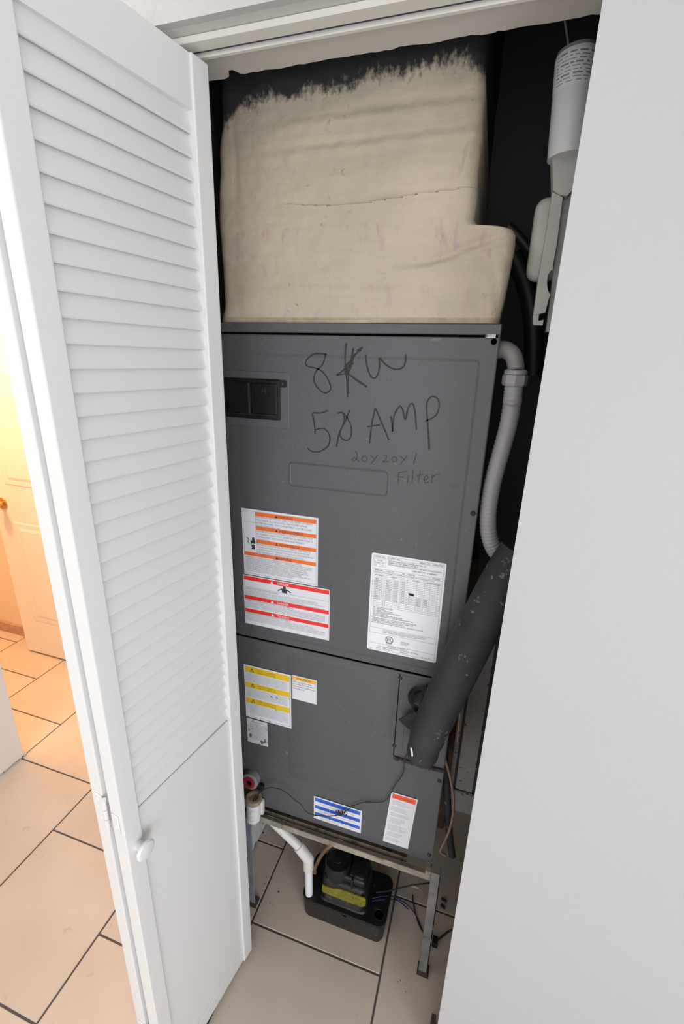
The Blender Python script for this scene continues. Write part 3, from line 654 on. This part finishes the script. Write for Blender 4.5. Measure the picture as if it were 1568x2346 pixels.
letters_each(st, 'lettering', 'ink', [('CAUTION', X0+.015, .8905, .0060, .036)], YL)
letters(st, 'small_print', 'ink_soft', rows_of(['Wet rags must be used', 'to protect TXV and other', 'heat sensitive components', 'when brazing.'], X0+.004, .8815, .0068, .0048, .058), YL)
bars(st, 'frame_line', 'ink_soft', [(X1-.0024, X1-.002, .831, .8985), (X0+.002, X0+.0024, .831, .8985)], YT)
X0, X1 = -.520, -.4585
st = sheet(ah, 'notice_sticker', 'label_dirty', X0, X1, .6455, .7270, YS, label='small soiled white notice below the yellow one')
letters(st, 'small_print', 'ink_soft', [('IMPORTANT!', X0+.016, .7160, .0045, .028)]+rows_of(filler(11, 40), X0+.004, .7100, .0050, .0030, .053), YL)
# blue installation notice
X0, X1 = -.3245, -.1890
st = sheet(ah, 'installation_sticker', 'label_white', X0, X1, .4400, .5215, YS, label='white sticker with three blue bars')
bar_each(st, 'blue_bar', 'blue', [(X0+.0035, X1-.0035, .5045, .5175), (X0+.0035, X1-.0035, .4785, .4905), (X0+.0035, X1-.0035, .4535, .4645)], YT)
letters_each(st, 'lettering', 'ink_navy', [('INSTALLATION NOTICE', X0+.018, .5072, .0075, .096), ("AVIS A L'INSTALLATEUR", X0+.018, .4810, .0075, .100), ('AVISO A LA INSTALACION', X0+.018, .4555, .0075, .100)], YL)
letters(st, 'small_print', 'ink_soft', rows_of(['Air filter to be supplied and installed by the installer'], X0+.017, .4965, .0040, .0032, .10)+rows_of(['Filtre a air a etre fourni et installe par linstallateur'], X0+.017, .4715, .004, .0032, .10)+rows_of(['El filtro de aire debe ser suministrado e instalado', 'por el instalador de la unidad'], X0+.017, .4485, .0042, .0030, .10), YL)
# red-headed warning slip, set askew
sk = .068
X0, X1 = -.1160, -.0490
st = sheet(ah, 'warning_sticker', 'label_white', X0, X1, .4400, .6180, YS, skew=sk, label='tall narrow white slip with a red-orange head')
bm = bmesh.new(); z1 = .618
prism(bm, [Vector((x+sk*(z-z1), YT, z)) for x, z in ((X0+.004, .599), (X1-.004, .599), (X1-.004, .6145), (X0+.004, .6145))], Vector((0, .0002, 0))); link('red_bar', bm, 'vermilion', st)
bm = bmesh.new()
for v in text_into(bm, 'WARNING', .0085, .028): v.co = Vector((X0+.025+sk*(.604-z1)+v.co.x, YL, .6035+v.co.y))
triangles(bm, X0+.012, .6035, .006, YL); link('lettering', bm, 'ink_brown', st)
bm = bmesh.new(); zz_ = .592
for i, l in enumerate(filler(34, 38)):
    z = .5920-.0043*i
    if i in (4, 9, 13, 19, 25, 30): continue
    for v in text_into(bm, l, .0030, .050*(.6+.4*random.random())): v.co = Vector((X0+.006+sk*(z-z1)+v.co.x, YL, z+v.co.y))
link('small_print', bm, 'ink_soft', st)['kind'] = 'stuff'

# ================================================================ PLENUM
def plenum():
    bm = bmesh.new(); rows = []; NZ = 330
    zs = [1.7130+(2.40-1.7130)*i/NZ for i in range(NZ+1)]
    def lerp(z, tab):
        for (a, va), (b, vb) in zip(tab, tab[1:]):
            if z <= b: t_ = max(0, min(1, (z-a)/(b-a))); t_ = t_*t_*(3-2*t_); return va+(vb-va)*t_
        return tab[-1][1]
    TL = [(1.713, -.540), (1.75, -.534), (1.80, -.534), (1.84, -.536), (1.90, -.537), (2.0, -.530), (2.06, -.520), (2.4, -.516)]
    TR = [(1.713, .000), (1.76, .004), (1.80, .007), (1.83, .009), (1.846, .008), (1.853, .005), (1.858, -.004), (1.860, -.030), (1.8635, -.054), (1.872, -.060), (1.90, -.060), (2.02, -.062), (2.10, -.067), (2.4, -.067)]
    rr = .022; NF = 90
    for z in zs:
        xl, xr = lerp(z, TL)+.003*noise.noise(Vector((0, 0, z*22))), lerp(z, TR)+.0025*noise.noise(Vector((4, 0, z*24)))
        pr = [(xl, 1.34), (xl, 1.15), (xl, .96)]
        for k in range(7): a = PI/2*k/6; pr.append((xl+rr-rr*math.cos(a), YU+.004+rr-rr*math.sin(a)))
        for k in range(1, NF): pr.append((xl+rr+(xr-xl-2*rr)*k/NF, YU+.004))
        for k in range(7): a = PI/2*k/6; pr.append((xr-rr+rr*math.sin(a), YU+.004+rr-rr*math.cos(a)))
        pr += [(xr, .96), (xr, 1.15), (xr, 1.34)]
        row = []
        for x, y in pr:
            q = Vector((x, y, z)); d = 0
            if y < .93:
                d += .0035*noise.noise(Vector((x*7, z*9, 0)))+.0016*noise.noise(Vector((x*22, z*34, 5)))+.0009*noise.noise(Vector((x*60, z*60, 9)))
                # the long seam crease and lesser folds
                zc = 1.907-.006*math.sin((x+.36)*17)+.003*noise.noise(Vector((x*12, 1, 0))); w = max(0, 1-abs(x+.22)/.20)
                t_ = z-zc; d += (.0060*math.exp(-(t_/.008)**2)*w if t_ < 0 else -.0060*math.exp(-(t_/.010)**2)*w)
                for (za, sl, xa, wd_, am) in ((1.995, .02, -.25, .3, .0024), (2.035, .01, -.2, .3, .002), (1.832, .30, -.06, .10, .005), (1.815, .10, -.10, .16, .003), (1.78, -.05, -.3, .22, .0015)):
                    t_ = z-za-sl*(x-xa); w = max(0, 1-abs(x-xa)/wd_); d += -am*math.exp(-(t_/.007)**2)*w+am*.8*math.exp(-((t_+.012)/.007)**2)*w
                t_ = (x+.095)-(z-1.93)*.22; w = max(0, 1-abs(z-1.955)/.075); d += -.0045*w*math.exp(-(t_/.005)**2)+.003*w*math.exp(-((t_-.011)/.006)**2)
                t_ = x+.492; w = max(0, 1-abs(z-1.98)/.10); d += -.003*w*math.exp(-(t_/.004)**2)
                t_ = x+.012+(z-1.76)*.15; w = max(0, 1-abs(z-1.77)/.05); d += -.004*w*math.exp(-(t_/.006)**2)
            else: d = .003*noise.noise(Vector((y*12, z*12, 0)))
            q.y -= d if y < .93 else 0; row.append(bm.verts.new(q))
        rows.append(row)
    for a, b in zip(rows, rows[1:]):
        for k in range(len(a)-1): bm.faces.new((a[k], a[k+1], b[k+1], b[k]))
    bm.faces.new(rows[0]); bm.faces.new(rows[-1][::-1])
    for r in (rows,):
        for a, b in zip(r, r[1:]): bm.faces.new((a[-1], a[0], b[0], b[-1]))
    o = link('duct_plenum', bm, 'plenum_canvas', None, True)
    for p in o.data.polygons: p.use_smooth = True
    tag(o, 'canvas-wrapped cream duct plenum on top of the air handler, blackened at its head', 'duct')
plenum()

# ================================================================ STAND
sd = thing('equipment_stand', (-.26, 1.1, 0), 'rusty galvanised angle-iron stand carrying the air handler', 'stand')
def angle(name, m, x, y, z0, z1, sx, sy, w=.024, t=.0028):
    bm = bmesh.new(); box(bm, min(x, x+sx*w), max(x, x+sx*w), min(y, y+sy*t), max(y, y+sy*t), z0, z1, .0006, 1)
    box(bm, min(x, x+sx*t), max(x, x+sx*t), min(y, y+sy*w), max(y, y+sy*w), z0, z1, .0006, 1); return link(name, bm, m, sd)
angle('leg', 'galvanised', .0285, .8430, .012, .412, -1, 1)
angle('leg', 'galv_blue', -.5360, .8430, .012, .400, 1, 1)
angle('leg', 'galvanised', .0285, 1.355, .012, .412, -1, -1); angle('leg', 'galvanised', -.5360, 1.355, .012, .400, 1, -1)
for x, y in ((.0165, .855), (-.524, .855), (.0165, 1.343), (-.524, 1.343)):
    bm = bmesh.new(); lathe(bm, [(0, 0), (.021, 0), (.023, .003), (.016, .013), (.008, .016), (.007, .05), (0, .05)], (x, y-.002, 0), (0, 0, 1), 4); link('foot', bm, 'rust', sd, True)
# front rail: lip, tread and inner upstand
bm = bmesh.new(); box(bm, -.531, .004, .8420, .8450, .383, .402, .0006, 1); box(bm, -.531, .004, .8450, .8650, .383, .386, .0006, 1)
link('front_rail', bm, 'rusty_rail', sd)['label'] = 'rust-stained front rail'
bm = bmesh.new(); box(bm, -.531, -.062, .8655, .8950, .3865, .3895, .0006, 1); box(bm, -.531, -.062, .8655, .8680, .3865, .4020, .0006, 1); box(bm, -.531, -.085, .893, .8960, .387, .411, .0006, 1)
link('pan_rail', bm, 'brown_rail', sd)['label'] = 'brown dirt-caked inner rail'
for x in (-.531, .001):
    newbox('side_rail', 'galvanised', sd, x, x+.003, .868, 1.352, .384, .411, .0006, 1)
newbox('back_rail', 'galvanised', sd, -.531, .004, 1.352, 1.355, .384, .411, .0006, 1)
newbox('corner_cleat', 'rusty_rail', sd, -.0105, .0040, .8425, .8560, .402, .4125, .0008, 1)

# ================================================================ CONDENSATE PUMP
cpx, cpy = -.236, .945
pu = thing('condensate_pump', (cpx, cpy, 0), 'black condensate pump with yellow label on the closet floor', 'pump')
bm = bmesh.new(); hw, hd = .1305, .0735
def ring(z, k, r):
    return [bm.verts.new((cpx+x, cpy+y, z)) for x, y in rrect(-hw*k, hw*k, -hd*k, hd*k, r, 6)]
rs = [ring(0, .955, .020), ring(.004, .970, .022), ring(.066, 1.0, .024), ring(.069, 1.012, .025), ring(.075, 1.012, .025), ring(.078, 1.0, .023)]
for a, b in zip(rs, rs[1:]):
    for k in range(len(a)): bm.faces.new((a[k], a[(k+1) % len(a)], b[(k+1) % len(a)], b[k]))
bm.faces.new(rs[0][::-1]); bm.faces.new(rs[-1]); tank = link('tank', bm, 'black_plastic', pu, True)
newlathe('port', 'black_gap', tank, [(.0, .0788), (.0125, .0788), (.0125, .0772)], (-.128, .902, 0), (0, 0, 1), 20)
bm = bmesh.new(); lathe(bm, [(.0125, .0778), (.0135, .0794), (.0150, .0792), (.0155, .0778)], (-.128, .902, 0), (0, 0, 1), 20); link('port_rim', bm, 'black_plastic', tank, True)
newbox('latch_slot', 'black_gap', tank, -.232, -.222, .8704, .8735, .066, .0715)
# motor housing: rounded body, stepped shoulder, round cap
bm = bmesh.new(); HX0, HX1, HY0, HY1 = -.312, -.166, .888, .990
def hring(z, ins, r): return [bm.verts.new((x, y, z)) for x, y in rrect(HX0+ins, HX1-ins, HY0+ins, HY1-ins, r, 6)]
rs = [hring(.077, -.004, .020), hring(.082, 0, .020), hring(.158, .004, .020), hring(.163, .008, .018), hring(.165, .016, .014)]
for a, b in zip(rs, rs[1:]):
    for k in range(len(a)): bm.faces.new((a[k], a[(k+1) % len(a)], b[(k+1) % len(a)], b[k]))
bm.faces.new(rs[-1]); bm.faces.new(rs[0][::-1]); hs = link('motor_housing', bm, 'black_plastic', pu, True)
bm = bmesh.new()
box(bm, -.252, -.176, .900, .982, .164, .190, .008, 3); box(bm, -.226, -.180, .905, .978, .188, .2005, .006, 2); box(bm, -.216, -.210, .889, .905, .10+.064, .200, .002, 1)
link('shoulder', bm, 'black_plastic', hs, True)
newlathe('motor_cap', 'black_plastic', hs, [(.040, .155), (.040, .200), (.038, .206), (.035, .207), (.033, .205), (.012, .205), (.011, .2075), (0, .2075)], (-.268, .931, 0), (0, 0, 1), 32)
bm = bmesh.new(); xs = [-.304+.132*k/24 for k in range(25)]
def top(x): return .139+.011*(1/(1+math.exp(-(x+.262)/.006)))
pts = [Vector((x, HY0-.0012, top(x))) for x in xs]+[Vector((-.172+.004, HY0-.0012, .146)), Vector((-.1675, HY0-.0012, .120)), Vector((-.180, HY0-.0012, .108))]+[Vector((-.300, HY0-.0012, .109)), Vector((-.304, HY0-.0012, .114))]
prism(bm, pts, Vector((0, .0035, 0))); lb = link('pump_label', bm, 'olive_label', pu); lb['label'] = 'dirty yellow label'
letters(lb, 'small_print', 'ink', rows_of(['AUTOMATIC CONDENSATE PUMP 115V 60HZ', 'THERMALLY PROTECTED', 'REPLACEMENT TANK AND CORD'], -.255, .137, .0075, .0030, .070), HY0-.0016)

# ================================================================ PIPES, HOSES, WIRES
# PVC drain from the pan to the pump
dr = thing('drain_pipe', (-.346, .887, .079), 'white PVC drain pipe angled down into the condensate pump', 'pipe')
pa, pb, pc, pd = Vector((-.478, .874, .372)), Vector((-.364, .887, .2585)), Vector((-.3485, .8875, .226)), Vector((-.3465, .8875, .0805))
newtube('sloping_pipe', 'pvc', dr, [pa, pb], .0133, smooth=False, seg=18)
newtube('vertical_pipe', 'pvc_clean', dr, [pc+Vector((0, 0, -.015)), pd], .0120, smooth=False, seg=18)
dd = (pb-pa).normalized()
ec = pc+(pb-pc)*.35
ec = Vector((pc.x-.001, pc.y, pc.z+.006))
bm = bmesh.new(); tube(bm, [pb-dd*.024, ec], .0166, 18, smooth=False); tube(bm, [ec, ec+Vector((0, 0, -.042))], .0163, 18, smooth=False)
lathe(bm, [(0, .0168)]+[(.0168*math.sin(a), .0168*math.cos(a)) for a in [PI*k/10 for k in range(1, 10)]]+[(0, -.0168)], ec, (0, 0, 1), 18)
link('elbow', bm, 'pvc', dr, True)
# float switch on a drain tee left of the unit
fs = thing('float_switch', (-.499, .842, .36), 'white cylindrical float switch with printed label at the drain outlet', 'switch')
fo = Vector((-.502, .842, .388))
newlathe('switch_body', 'pvc_clean', fs, [(0, 0), (.018, 0), (.0208, .003), (.0208, .062), (.0208, .072)], fo, (.05, 0, 1), 28)
newlathe('switch_rim', 'pvc_cream', fs, [(.0210, .070), (.0224, .071), (.0224, .083), (.0208, .0845), (.0140, .0845), (.0135, .068), (0, .062)], fo, (.05, 0, 1), 28)
def wrap(bm, body, h, w, z, a0):
    for v in text_into(bm, body, h*1.38, w):
        a = a0+v.co.x/.0209; v.co = fo+Vector((.0211*math.sin(a)+.05*(z+v.co.y), -.0211*math.cos(a), z+v.co.y))
bm = bmesh.new()
for i, l in enumerate(['TO WALL  LINE', 'FLOAT SWITCH MAX', '24 VAC MAX', '     1.5A', '   ------', 'CLASS 2 ONLY', 'PATENTED', 'MADE IN THE USA']): wrap(bm, l, .0026, .0020*len(l)*.85, .058-.0060*i, -.62)
link('small_print', bm, 'ink_soft', fs)['kind'] = 'stuff'
bm = bmesh.new(); tube(bm, [fo+Vector((0, .005, .002)), fo+Vector((0, .022, -.002))], .012, 14, smooth=False); box(bm, -.500, -.474, .848, .8635, .401, .452, .004, 2)
link('tee_fitting', bm, 'pvc', fs, True)
ro = fy(573, 1792, .845)
pg = thing('drain_plug', (ro.x, .86, ro.z), 'red plug in a round grey drain port left on the unit', 'plug')
newlathe('port', 'grey_fitting', pg, [(.0, 0), (.024, 0), (.024, .018), (.020, .0205), (.0160, .0205)], (ro.x, .862, ro.z), (0, -1, .12), 24)
newlathe('plug', 'red_plug', pg, [(.0163, .018), (.0170, .023), (.0125, .0245), (.0085, .0240), (.0070, .015), (0, .014)], (ro.x, .862, ro.z), (0, -1, .12), 24)
newlathe('plug_hole', 'black_gap', pg, [(0, .0215), (.0070, .0215), (.005, .0190)], (ro.x, .862, ro.z), (0, -1, .12), 12)
bm = bmesh.new(); box(bm, ro.x+.014, ro.x+.036, .852, .864, ro.z-.030, ro.z-.012, .003, 2); link('bracket', bm, 'black_plastic', pg)
# thin float-switch wire looping over the lower panel
def wpath(l, y): return [fy(a, b, y) for a, b in l]
cab = wpath([(935, 1725), (926, 1745), (924, 1772), (905, 1800), (888, 1830), (870, 1838), (835, 1838), (808, 1847)], .858)+wpath([(800, 1853), (785, 1863), (765, 1869), (735, 1869), (715, 1866)], .855)+wpath([(700, 1858), (690, 1843), (675, 1832), (655, 1815), (638, 1807), (615, 1805), (600, 1813), (585, 1827)], .842)+[fo+Vector((.003, 0, .074)), fo+Vector((.002, 0, .066))]
o = newtube('switch_wire', 'wire_dusty', None, cab, .0013, seg=6, sub=5); tag(o, 'thin dusty black wire looping across the lower panel to the float switch', 'wire')
bm = bmesh.new()
for k in range(30):
    p = fy(770+26*random.random(), 1868-10*random.random(), .8545); r = .0012+.0018*random.random()
    lathe(bm, [(0, -r), (r, 0), (0, r)], p, (random.random(), random.random(), 1), 5)
o = link('lint', bm, 'wire_dusty'); tag(o, 'clump of brown lint caught on the thin wire over the blue sticker', 'lint', kind='stuff')
# insulated refrigerant line
il = thing('insulated_pipe', (-.045, .80, .82), 'thick black foam-insulated refrigerant pipe curving down the right side', 'pipe')
ctr = [((1190, 1262), .828), ((1160, 1312), .821), ((1130, 1370), .815), ((1095, 1440), .808), ((1066, 1500), .805), ((1030, 1575), .802), ((1000, 1640), .803), ((978, 1690), .808), ((965, 1735), .815)]
newtube('foam_sleeve', 'foam', il, [fy(a[0], a[1], y) for a, y in ctr], lambda t: .0345+.006*math.sin(PI*min(1, t*1.02))+(.001*math.sin(t*60) if t > .7 else 0)-.008*max(0, (t-.94)/.06)**2, seg=22, sub=6)
bm = bmesh.new(); tube(bm, wpath([(962, 1590), (975, 1600), (1000, 1610)], .842), .024, 16); link('branch_sleeve', bm, 'foam', il, True)
bm = bmesh.new(); p, q, r = fy(950, 1628, .84), fy(914, 1650, .842), fy(938, 1672, .845); s = fy(970, 1655, .83)
prism(bm, [p, q, r, s], Vector((0, .004, 0))); link('torn_flap', bm, 'foam', il)
bm = bmesh.new(); tube(bm, [fy(942, 1713, .777), fy(944, 1722, .7765), fy(945, 1731, .779)], .0022, 8); link('paint_dab', bm, 'label_white', il)
# copper and small grey tube
o = newtube('copper_tube', 'copper', None, wpath([(1000, 1700), (1010, 1712), (1022, 1745), (1034, 1790), (1040, 1835), (1036, 1880), (1025, 1915), (1012, 1942), (1010, 1952), (1022, 1960)], .872), .0036, seg=10, sub=6); tag(o, 'bare brown copper tube bowing below the insulated pipe', 'tube')
o = newtube('grey_tube', 'foam', None, wpath([(1018, 1715), (1020, 1760), (1024, 1810), (1027, 1860), (1030, 1910), (1037, 1960)], .905), .0095, seg=12, sub=6); tag(o, 'dark grey tube running down beside the cabinet edge', 'tube')
o = newtube('control_wire', 'copper', None, wpath([(1158, 1330), (1145, 1400), (1125, 1460), (1098, 1530), (1074, 1570), (1060, 1600), (1054, 1640), (1048, 1700)], .845), .0017, seg=6, sub=6); tag(o, 'thin brown wire beside the thick foam pipe', 'wire')
bx = at(1043, 1640, 1, 1.30).x; o = newbox('wood_batten', 'wood', None, bx-.016, bx+.010, 1.29, 1.33, 0, 1.1, .002, 1); tag(o, 'brown wooden batten upright behind the cabinet side', 'batten')
# flexible electrical conduit
fc = thing('flexible_conduit', (.0045, .90, 1.67), 'grey flexible electrical conduit looping from the cabinet side', 'conduit')
e0 = Vector((.0045, .895, 1.672))
newtube('elbow', 'grey_fitting', fc, [e0, e0+Vector((.012, -.004, -.0005)), e0+Vector((.025, -.010, -.010)), e0+Vector((.0315, -.014, -.026)), e0+Vector((.0325, -.016, -.034))], lambda t: .0150-.001*t, seg=18, sub=6)
nz = e0+Vector((.0330, -.016, -.034))
bm = bmesh.new(); lathe(bm, [(.0165, .002), (.0195, .000), (.0195, -.006), (.0165, -.007)], nz, (0, 0, 1), 24); lathe(bm, [(.0140, -.006), (.0205, -.007), (.0215, -.010), (.0215, -.021), (.0195, -.025), (.0155, -.026)], nz, (0, 0, 1), 8)
link('compression_nut', bm, 'grey_conduit', fc)
hose = [nz+Vector((0, 0, -.020)), nz+Vector((.0005, -.002, -.045))]+wpath([(1174, 925), (1165, 975), (1150, 1030), (1136, 1080), (1125, 1130), (1119, 1180), (1121, 1225), (1134, 1260), (1158, 1281), (1195, 1290)], .884)
bm = bmesh.new(); P = smooth_path(hose, 26); nP = len(P); tube(bm, P, lambda t: .0158+.0005*math.sin(t*nP*1.25), 18, smooth=False); link('hose', bm, 'grey_conduit', fc, True)
# upper right: white pipe, steel channel, rounded grey box
pt, pb_ = fy(1322, 128, .90), fy(1300, 362, .90)
wp = thing('white_pipe', pb_, 'white tube with dark printed band at the upper right of the closet', 'pipe')
newtube('tube', 'white_pipe', wp, [pt, pb_], .0285, smooth=False, seg=28)
dv = (pt-pb_).normalized()
newtube('printed_band', 'label_white', wp, [pt-dv*.045, pt-dv*.004], .0288, smooth=False, seg=28, cap=False)
bm = bmesh.new(); sdx = dv.cross(Vector((0, 1, 0))).normalized(); fwd = sdx.cross(dv).normalized()
if fwd.y > 0: fwd = -fwd
rx = Vector((1, 0, 0))
for i in range(9):
    a0 = -1.1
    while a0 < .9:
        w_ = .10+.35*random.random(); h_ = dv*(.0005+.0005*(i % 3 == 0)); c0 = pt-dv*(.007+.0042*i); P_ = lambda a: c0+rx*(.0290*math.sin(a))+Vector((0, -.0290*math.cos(a), 0))
        n_ = 4; top_ = [bm.verts.new(P_(a0+w_*q/n_)+h_) for q in range(n_+1)]; bot_ = [bm.verts.new(P_(a0+w_*q/n_)-h_) for q in range(n_+1)]
        for q in range(n_): bm.faces.new((top_[q], top_[q+1], bot_[q+1], bot_[q]))
        a0 += w_+.05+.12*random.random()
link('band_print', bm, 'ink_soft', wp)['kind'] = 'stuff'
newtube('cap', 'grey_fitting', wp, [pt-dv*.002, pt+dv*.005], .0270, smooth=False, seg=24)
o = newtube('hanger_wire', 'grey_fitting', None, [fy(1306, 122, .90), fy(1300, 80, .90), fy(1292, 20, .90), fy(1288, -60, .90)], .0016, seg=6); tag(o, 'thin grey hanger wire above the white tube', 'wire')
ch = thing('steel_channel', fy(1260, 700, .90), 'dull grey steel channel with a round knockout below the white tube', 'bracket')
def quad(l, y, t, nm, m, par, hole=None):
    bm = bmesh.new(); prism(bm, [fy(a, b, y) for a, b in l], Vector((0, t, 0))); return link(nm, bm, m, par)
quad([(1266, 360), (1330, 345), (1318, 430), (1300, 448), (1283, 446), (1268, 435)], .893, .03, 'socket', 'grey_box', ch)
arc = [(1262+14*math.cos(a)+6, 648+30*math.sin(a)) for a in [math.radians(-95-150*k/12) for k in range(13)]]
quad([(1266, 440), (1290, 452), (1276, 560), (1268, 606)]+arc+[(1258, 684), (1250, 716), (1223, 722), (1234, 640), (1248, 560), (1258, 500)], .897, .02, 'front_flange', 'grey_box', ch)
quad([(1289, 452), (1312, 440), (1265, 760), (1252, 760)], .915, .02, 'back_flange', 'grey_box', ch)
quad([(1222, 722), (1236, 720), (1234, 735), (1246, 733), (1244, 745), (1222, 744)], .899, .012, 'end_clip', 'grey_box', ch)
bm = bmesh.new(); k0 = fy(1243, 545, .915); w0 = .0165; h0 = .062
rs = []
for ins, y in ((0, .945), (0, .931), (.003, .926), (.009, .923)): rs.append([bm.verts.new((k0.x+x, y, k0.z+z)) for x, z in rrect(-w0+ins, w0+.02-ins, -h0+ins, h0-ins, max(.004, .018-ins), 6)])
for a, b in zip(rs, rs[1:]):
    for k in range(len(a)): bm.faces.new((a[k], a[(k+1) % len(a)], b[(k+1) % len(a)], b[k]))
bm.faces.new(rs[-1]); bm.faces.new(rs[0][::-1]); o = link('ballast_box', bm, 'grey_box', None, True); tag(o, 'rounded grey box behind the steel channel', 'box')
for k, l in enumerate(([(1165, 520), (1195, 550), (1225, 590), (1248, 640), (1262, 700)], [(1175, 585), (1202, 640), (1218, 700), (1224, 780), (1222, 860)])):
    o = newtube('black_hose', 'wire_black', None, wpath(l, 1.02+.05*k), .009+.010*k, seg=12, sub=6); tag(o, ['thin black hose arching behind the rounded grey box', 'thick black hose arching down beside the cabinet top'][k], 'hose')
# pump tube, cords
o = newtube('vinyl_tube', 'vinyl', None, [at(722, 2000, 2, .082), at(722, 1990, 2, .10), at(728, 1975, 2, .13), at(740, 1955, 2, .17), at(757, 1938, 2, .21), at(775, 1925, 2, .26), at(800, 1915, 2, .34)], .0058, seg=12, sub=6); tag(o, 'amber vinyl discharge tube rising from the pump', 'tube')
g = lambda l: [at(a, b, 2, z) for a, b, z in l]
CR = [
 ('blue_wire', 'wire_blue', [(853, 2058, .10), (880, 2053, .095), (905, 2055, .05), (930, 2070, .012), (945, 2085, .003), (955, 2100, .003), (968, 2131, .003)], .0016, 'upper dark blue pump wire'),
 ('blue_wire', 'wire_blue', [(853, 2064, .09), (880, 2061, .08), (910, 2062, .04), (928, 2076, .010), (936, 2083, .003)], .0016, 'lower dark blue pump wire with a bare end'),
 ('power_cord', 'wire_black', [(862, 2045, .09), (895, 2040, .10), (920, 2034, .12), (945, 2028, .14), (985, 2023, .16)], .0022, 'black power cord from the pump to the front leg'),
 ('thin_cord', 'wire_brown', [(946, 2050, .004), (947, 2068, .004), (953, 2095, .004), (959, 2115, .004), (970, 2136, .004), (985, 2146, .004), (996, 2150, .004)], .0018, 'brown cord lying on the floor behind the leg'),
 ('cord_tail', 'wire_brown', [(1000, 2155, .006), (1010, 2148, .006), (1022, 2138, .006), (1034, 2131, .006), (1050, 2126, .006)], .0028, 'short brown cord end by the right jamb'),
]
for nm, m, l, r, lab in CR:
    o = newtube(nm, m, None, g(l), r, seg=8, sub=6); tag(o, lab, 'wire')
bm = bmesh.new(); p = at(997, 2155, 2, .010); box(bm, p.x-.008, p.x+.008, p.y-.014, p.y+.010, 0, .018, .003, 2); o = link('cord_plug', bm, 'wire_black'); tag(o, 'small black plug lying behind the front leg', 'plug')
bm = bmesh.new()
for a, b in (((1012, 2058), (1024, 2066)), ((1010, 2072), (1020, 2082))): tube(bm, [at(a[0], a[1], 2, .004), at(b[0], b[1], 2, .004)], lambda t: .0045-.0015*t, 8, smooth=False)
o = link('wire_connector', bm, 'wire_black'); tag(o, 'pair of black wire connectors on the floor right of the leg', 'connector')
bm = bmesh.new(); a = at(952, 2030, 2, .12); box(bm, a.x-.012, a.x+.010, a.y-.004, a.y+.004, a.z-.003, a.z+.004, .001, 1); tube(bm, [a+Vector((-.02, 0, -.006)), a+Vector((.005, 0, -.005)), a+Vector((.022, .004, -.016))], .0018, 6)
o = link('wire_splice', bm, 'pvc_cream'); tag(o, 'cream taped splice hanging on the black cord', 'connector')
# floor dirt
bm = bmesh.new()
for px, py, s in ((603, 1908, 3.2), (610, 1915, 1.6), (639, 2043, 2.6), (588, 2063, 2.6), (606, 2025, 1.5), (612, 2008, 1.2), (648, 1997, 1.2), (640, 1985, 1), (602, 2040, 1), (619, 2068, 1.2), (624, 2072, 1), (912, 2250, 1.3), (918, 2246, 1), (930, 2272, 1.2), (585, 2167, 1.1), (645, 2148, .9), (600, 2060, .9), (663, 1970, 1)):
    p = at(px, py, 2, 0); r = s*.0011; q = [bm.verts.new(p+Vector((r*math.cos(a)*(.7+.6*random.random()), r*math.sin(a)*(.7+.6*random.random()), .0002))) for a in [2*PI*k/7 for k in range(7)]]
    tpt = bm.verts.new(p+Vector((0, 0, r*.8)))
    for k in range(7): bm.faces.new((q[k], q[(k+1) % 7], tpt))
    bm.faces.new(q[::-1])
o = link('floor_grit', bm, 'debris'); tag(o, 'dark grit crumbs scattered on the closet floor tiles', 'dirt', kind='stuff')
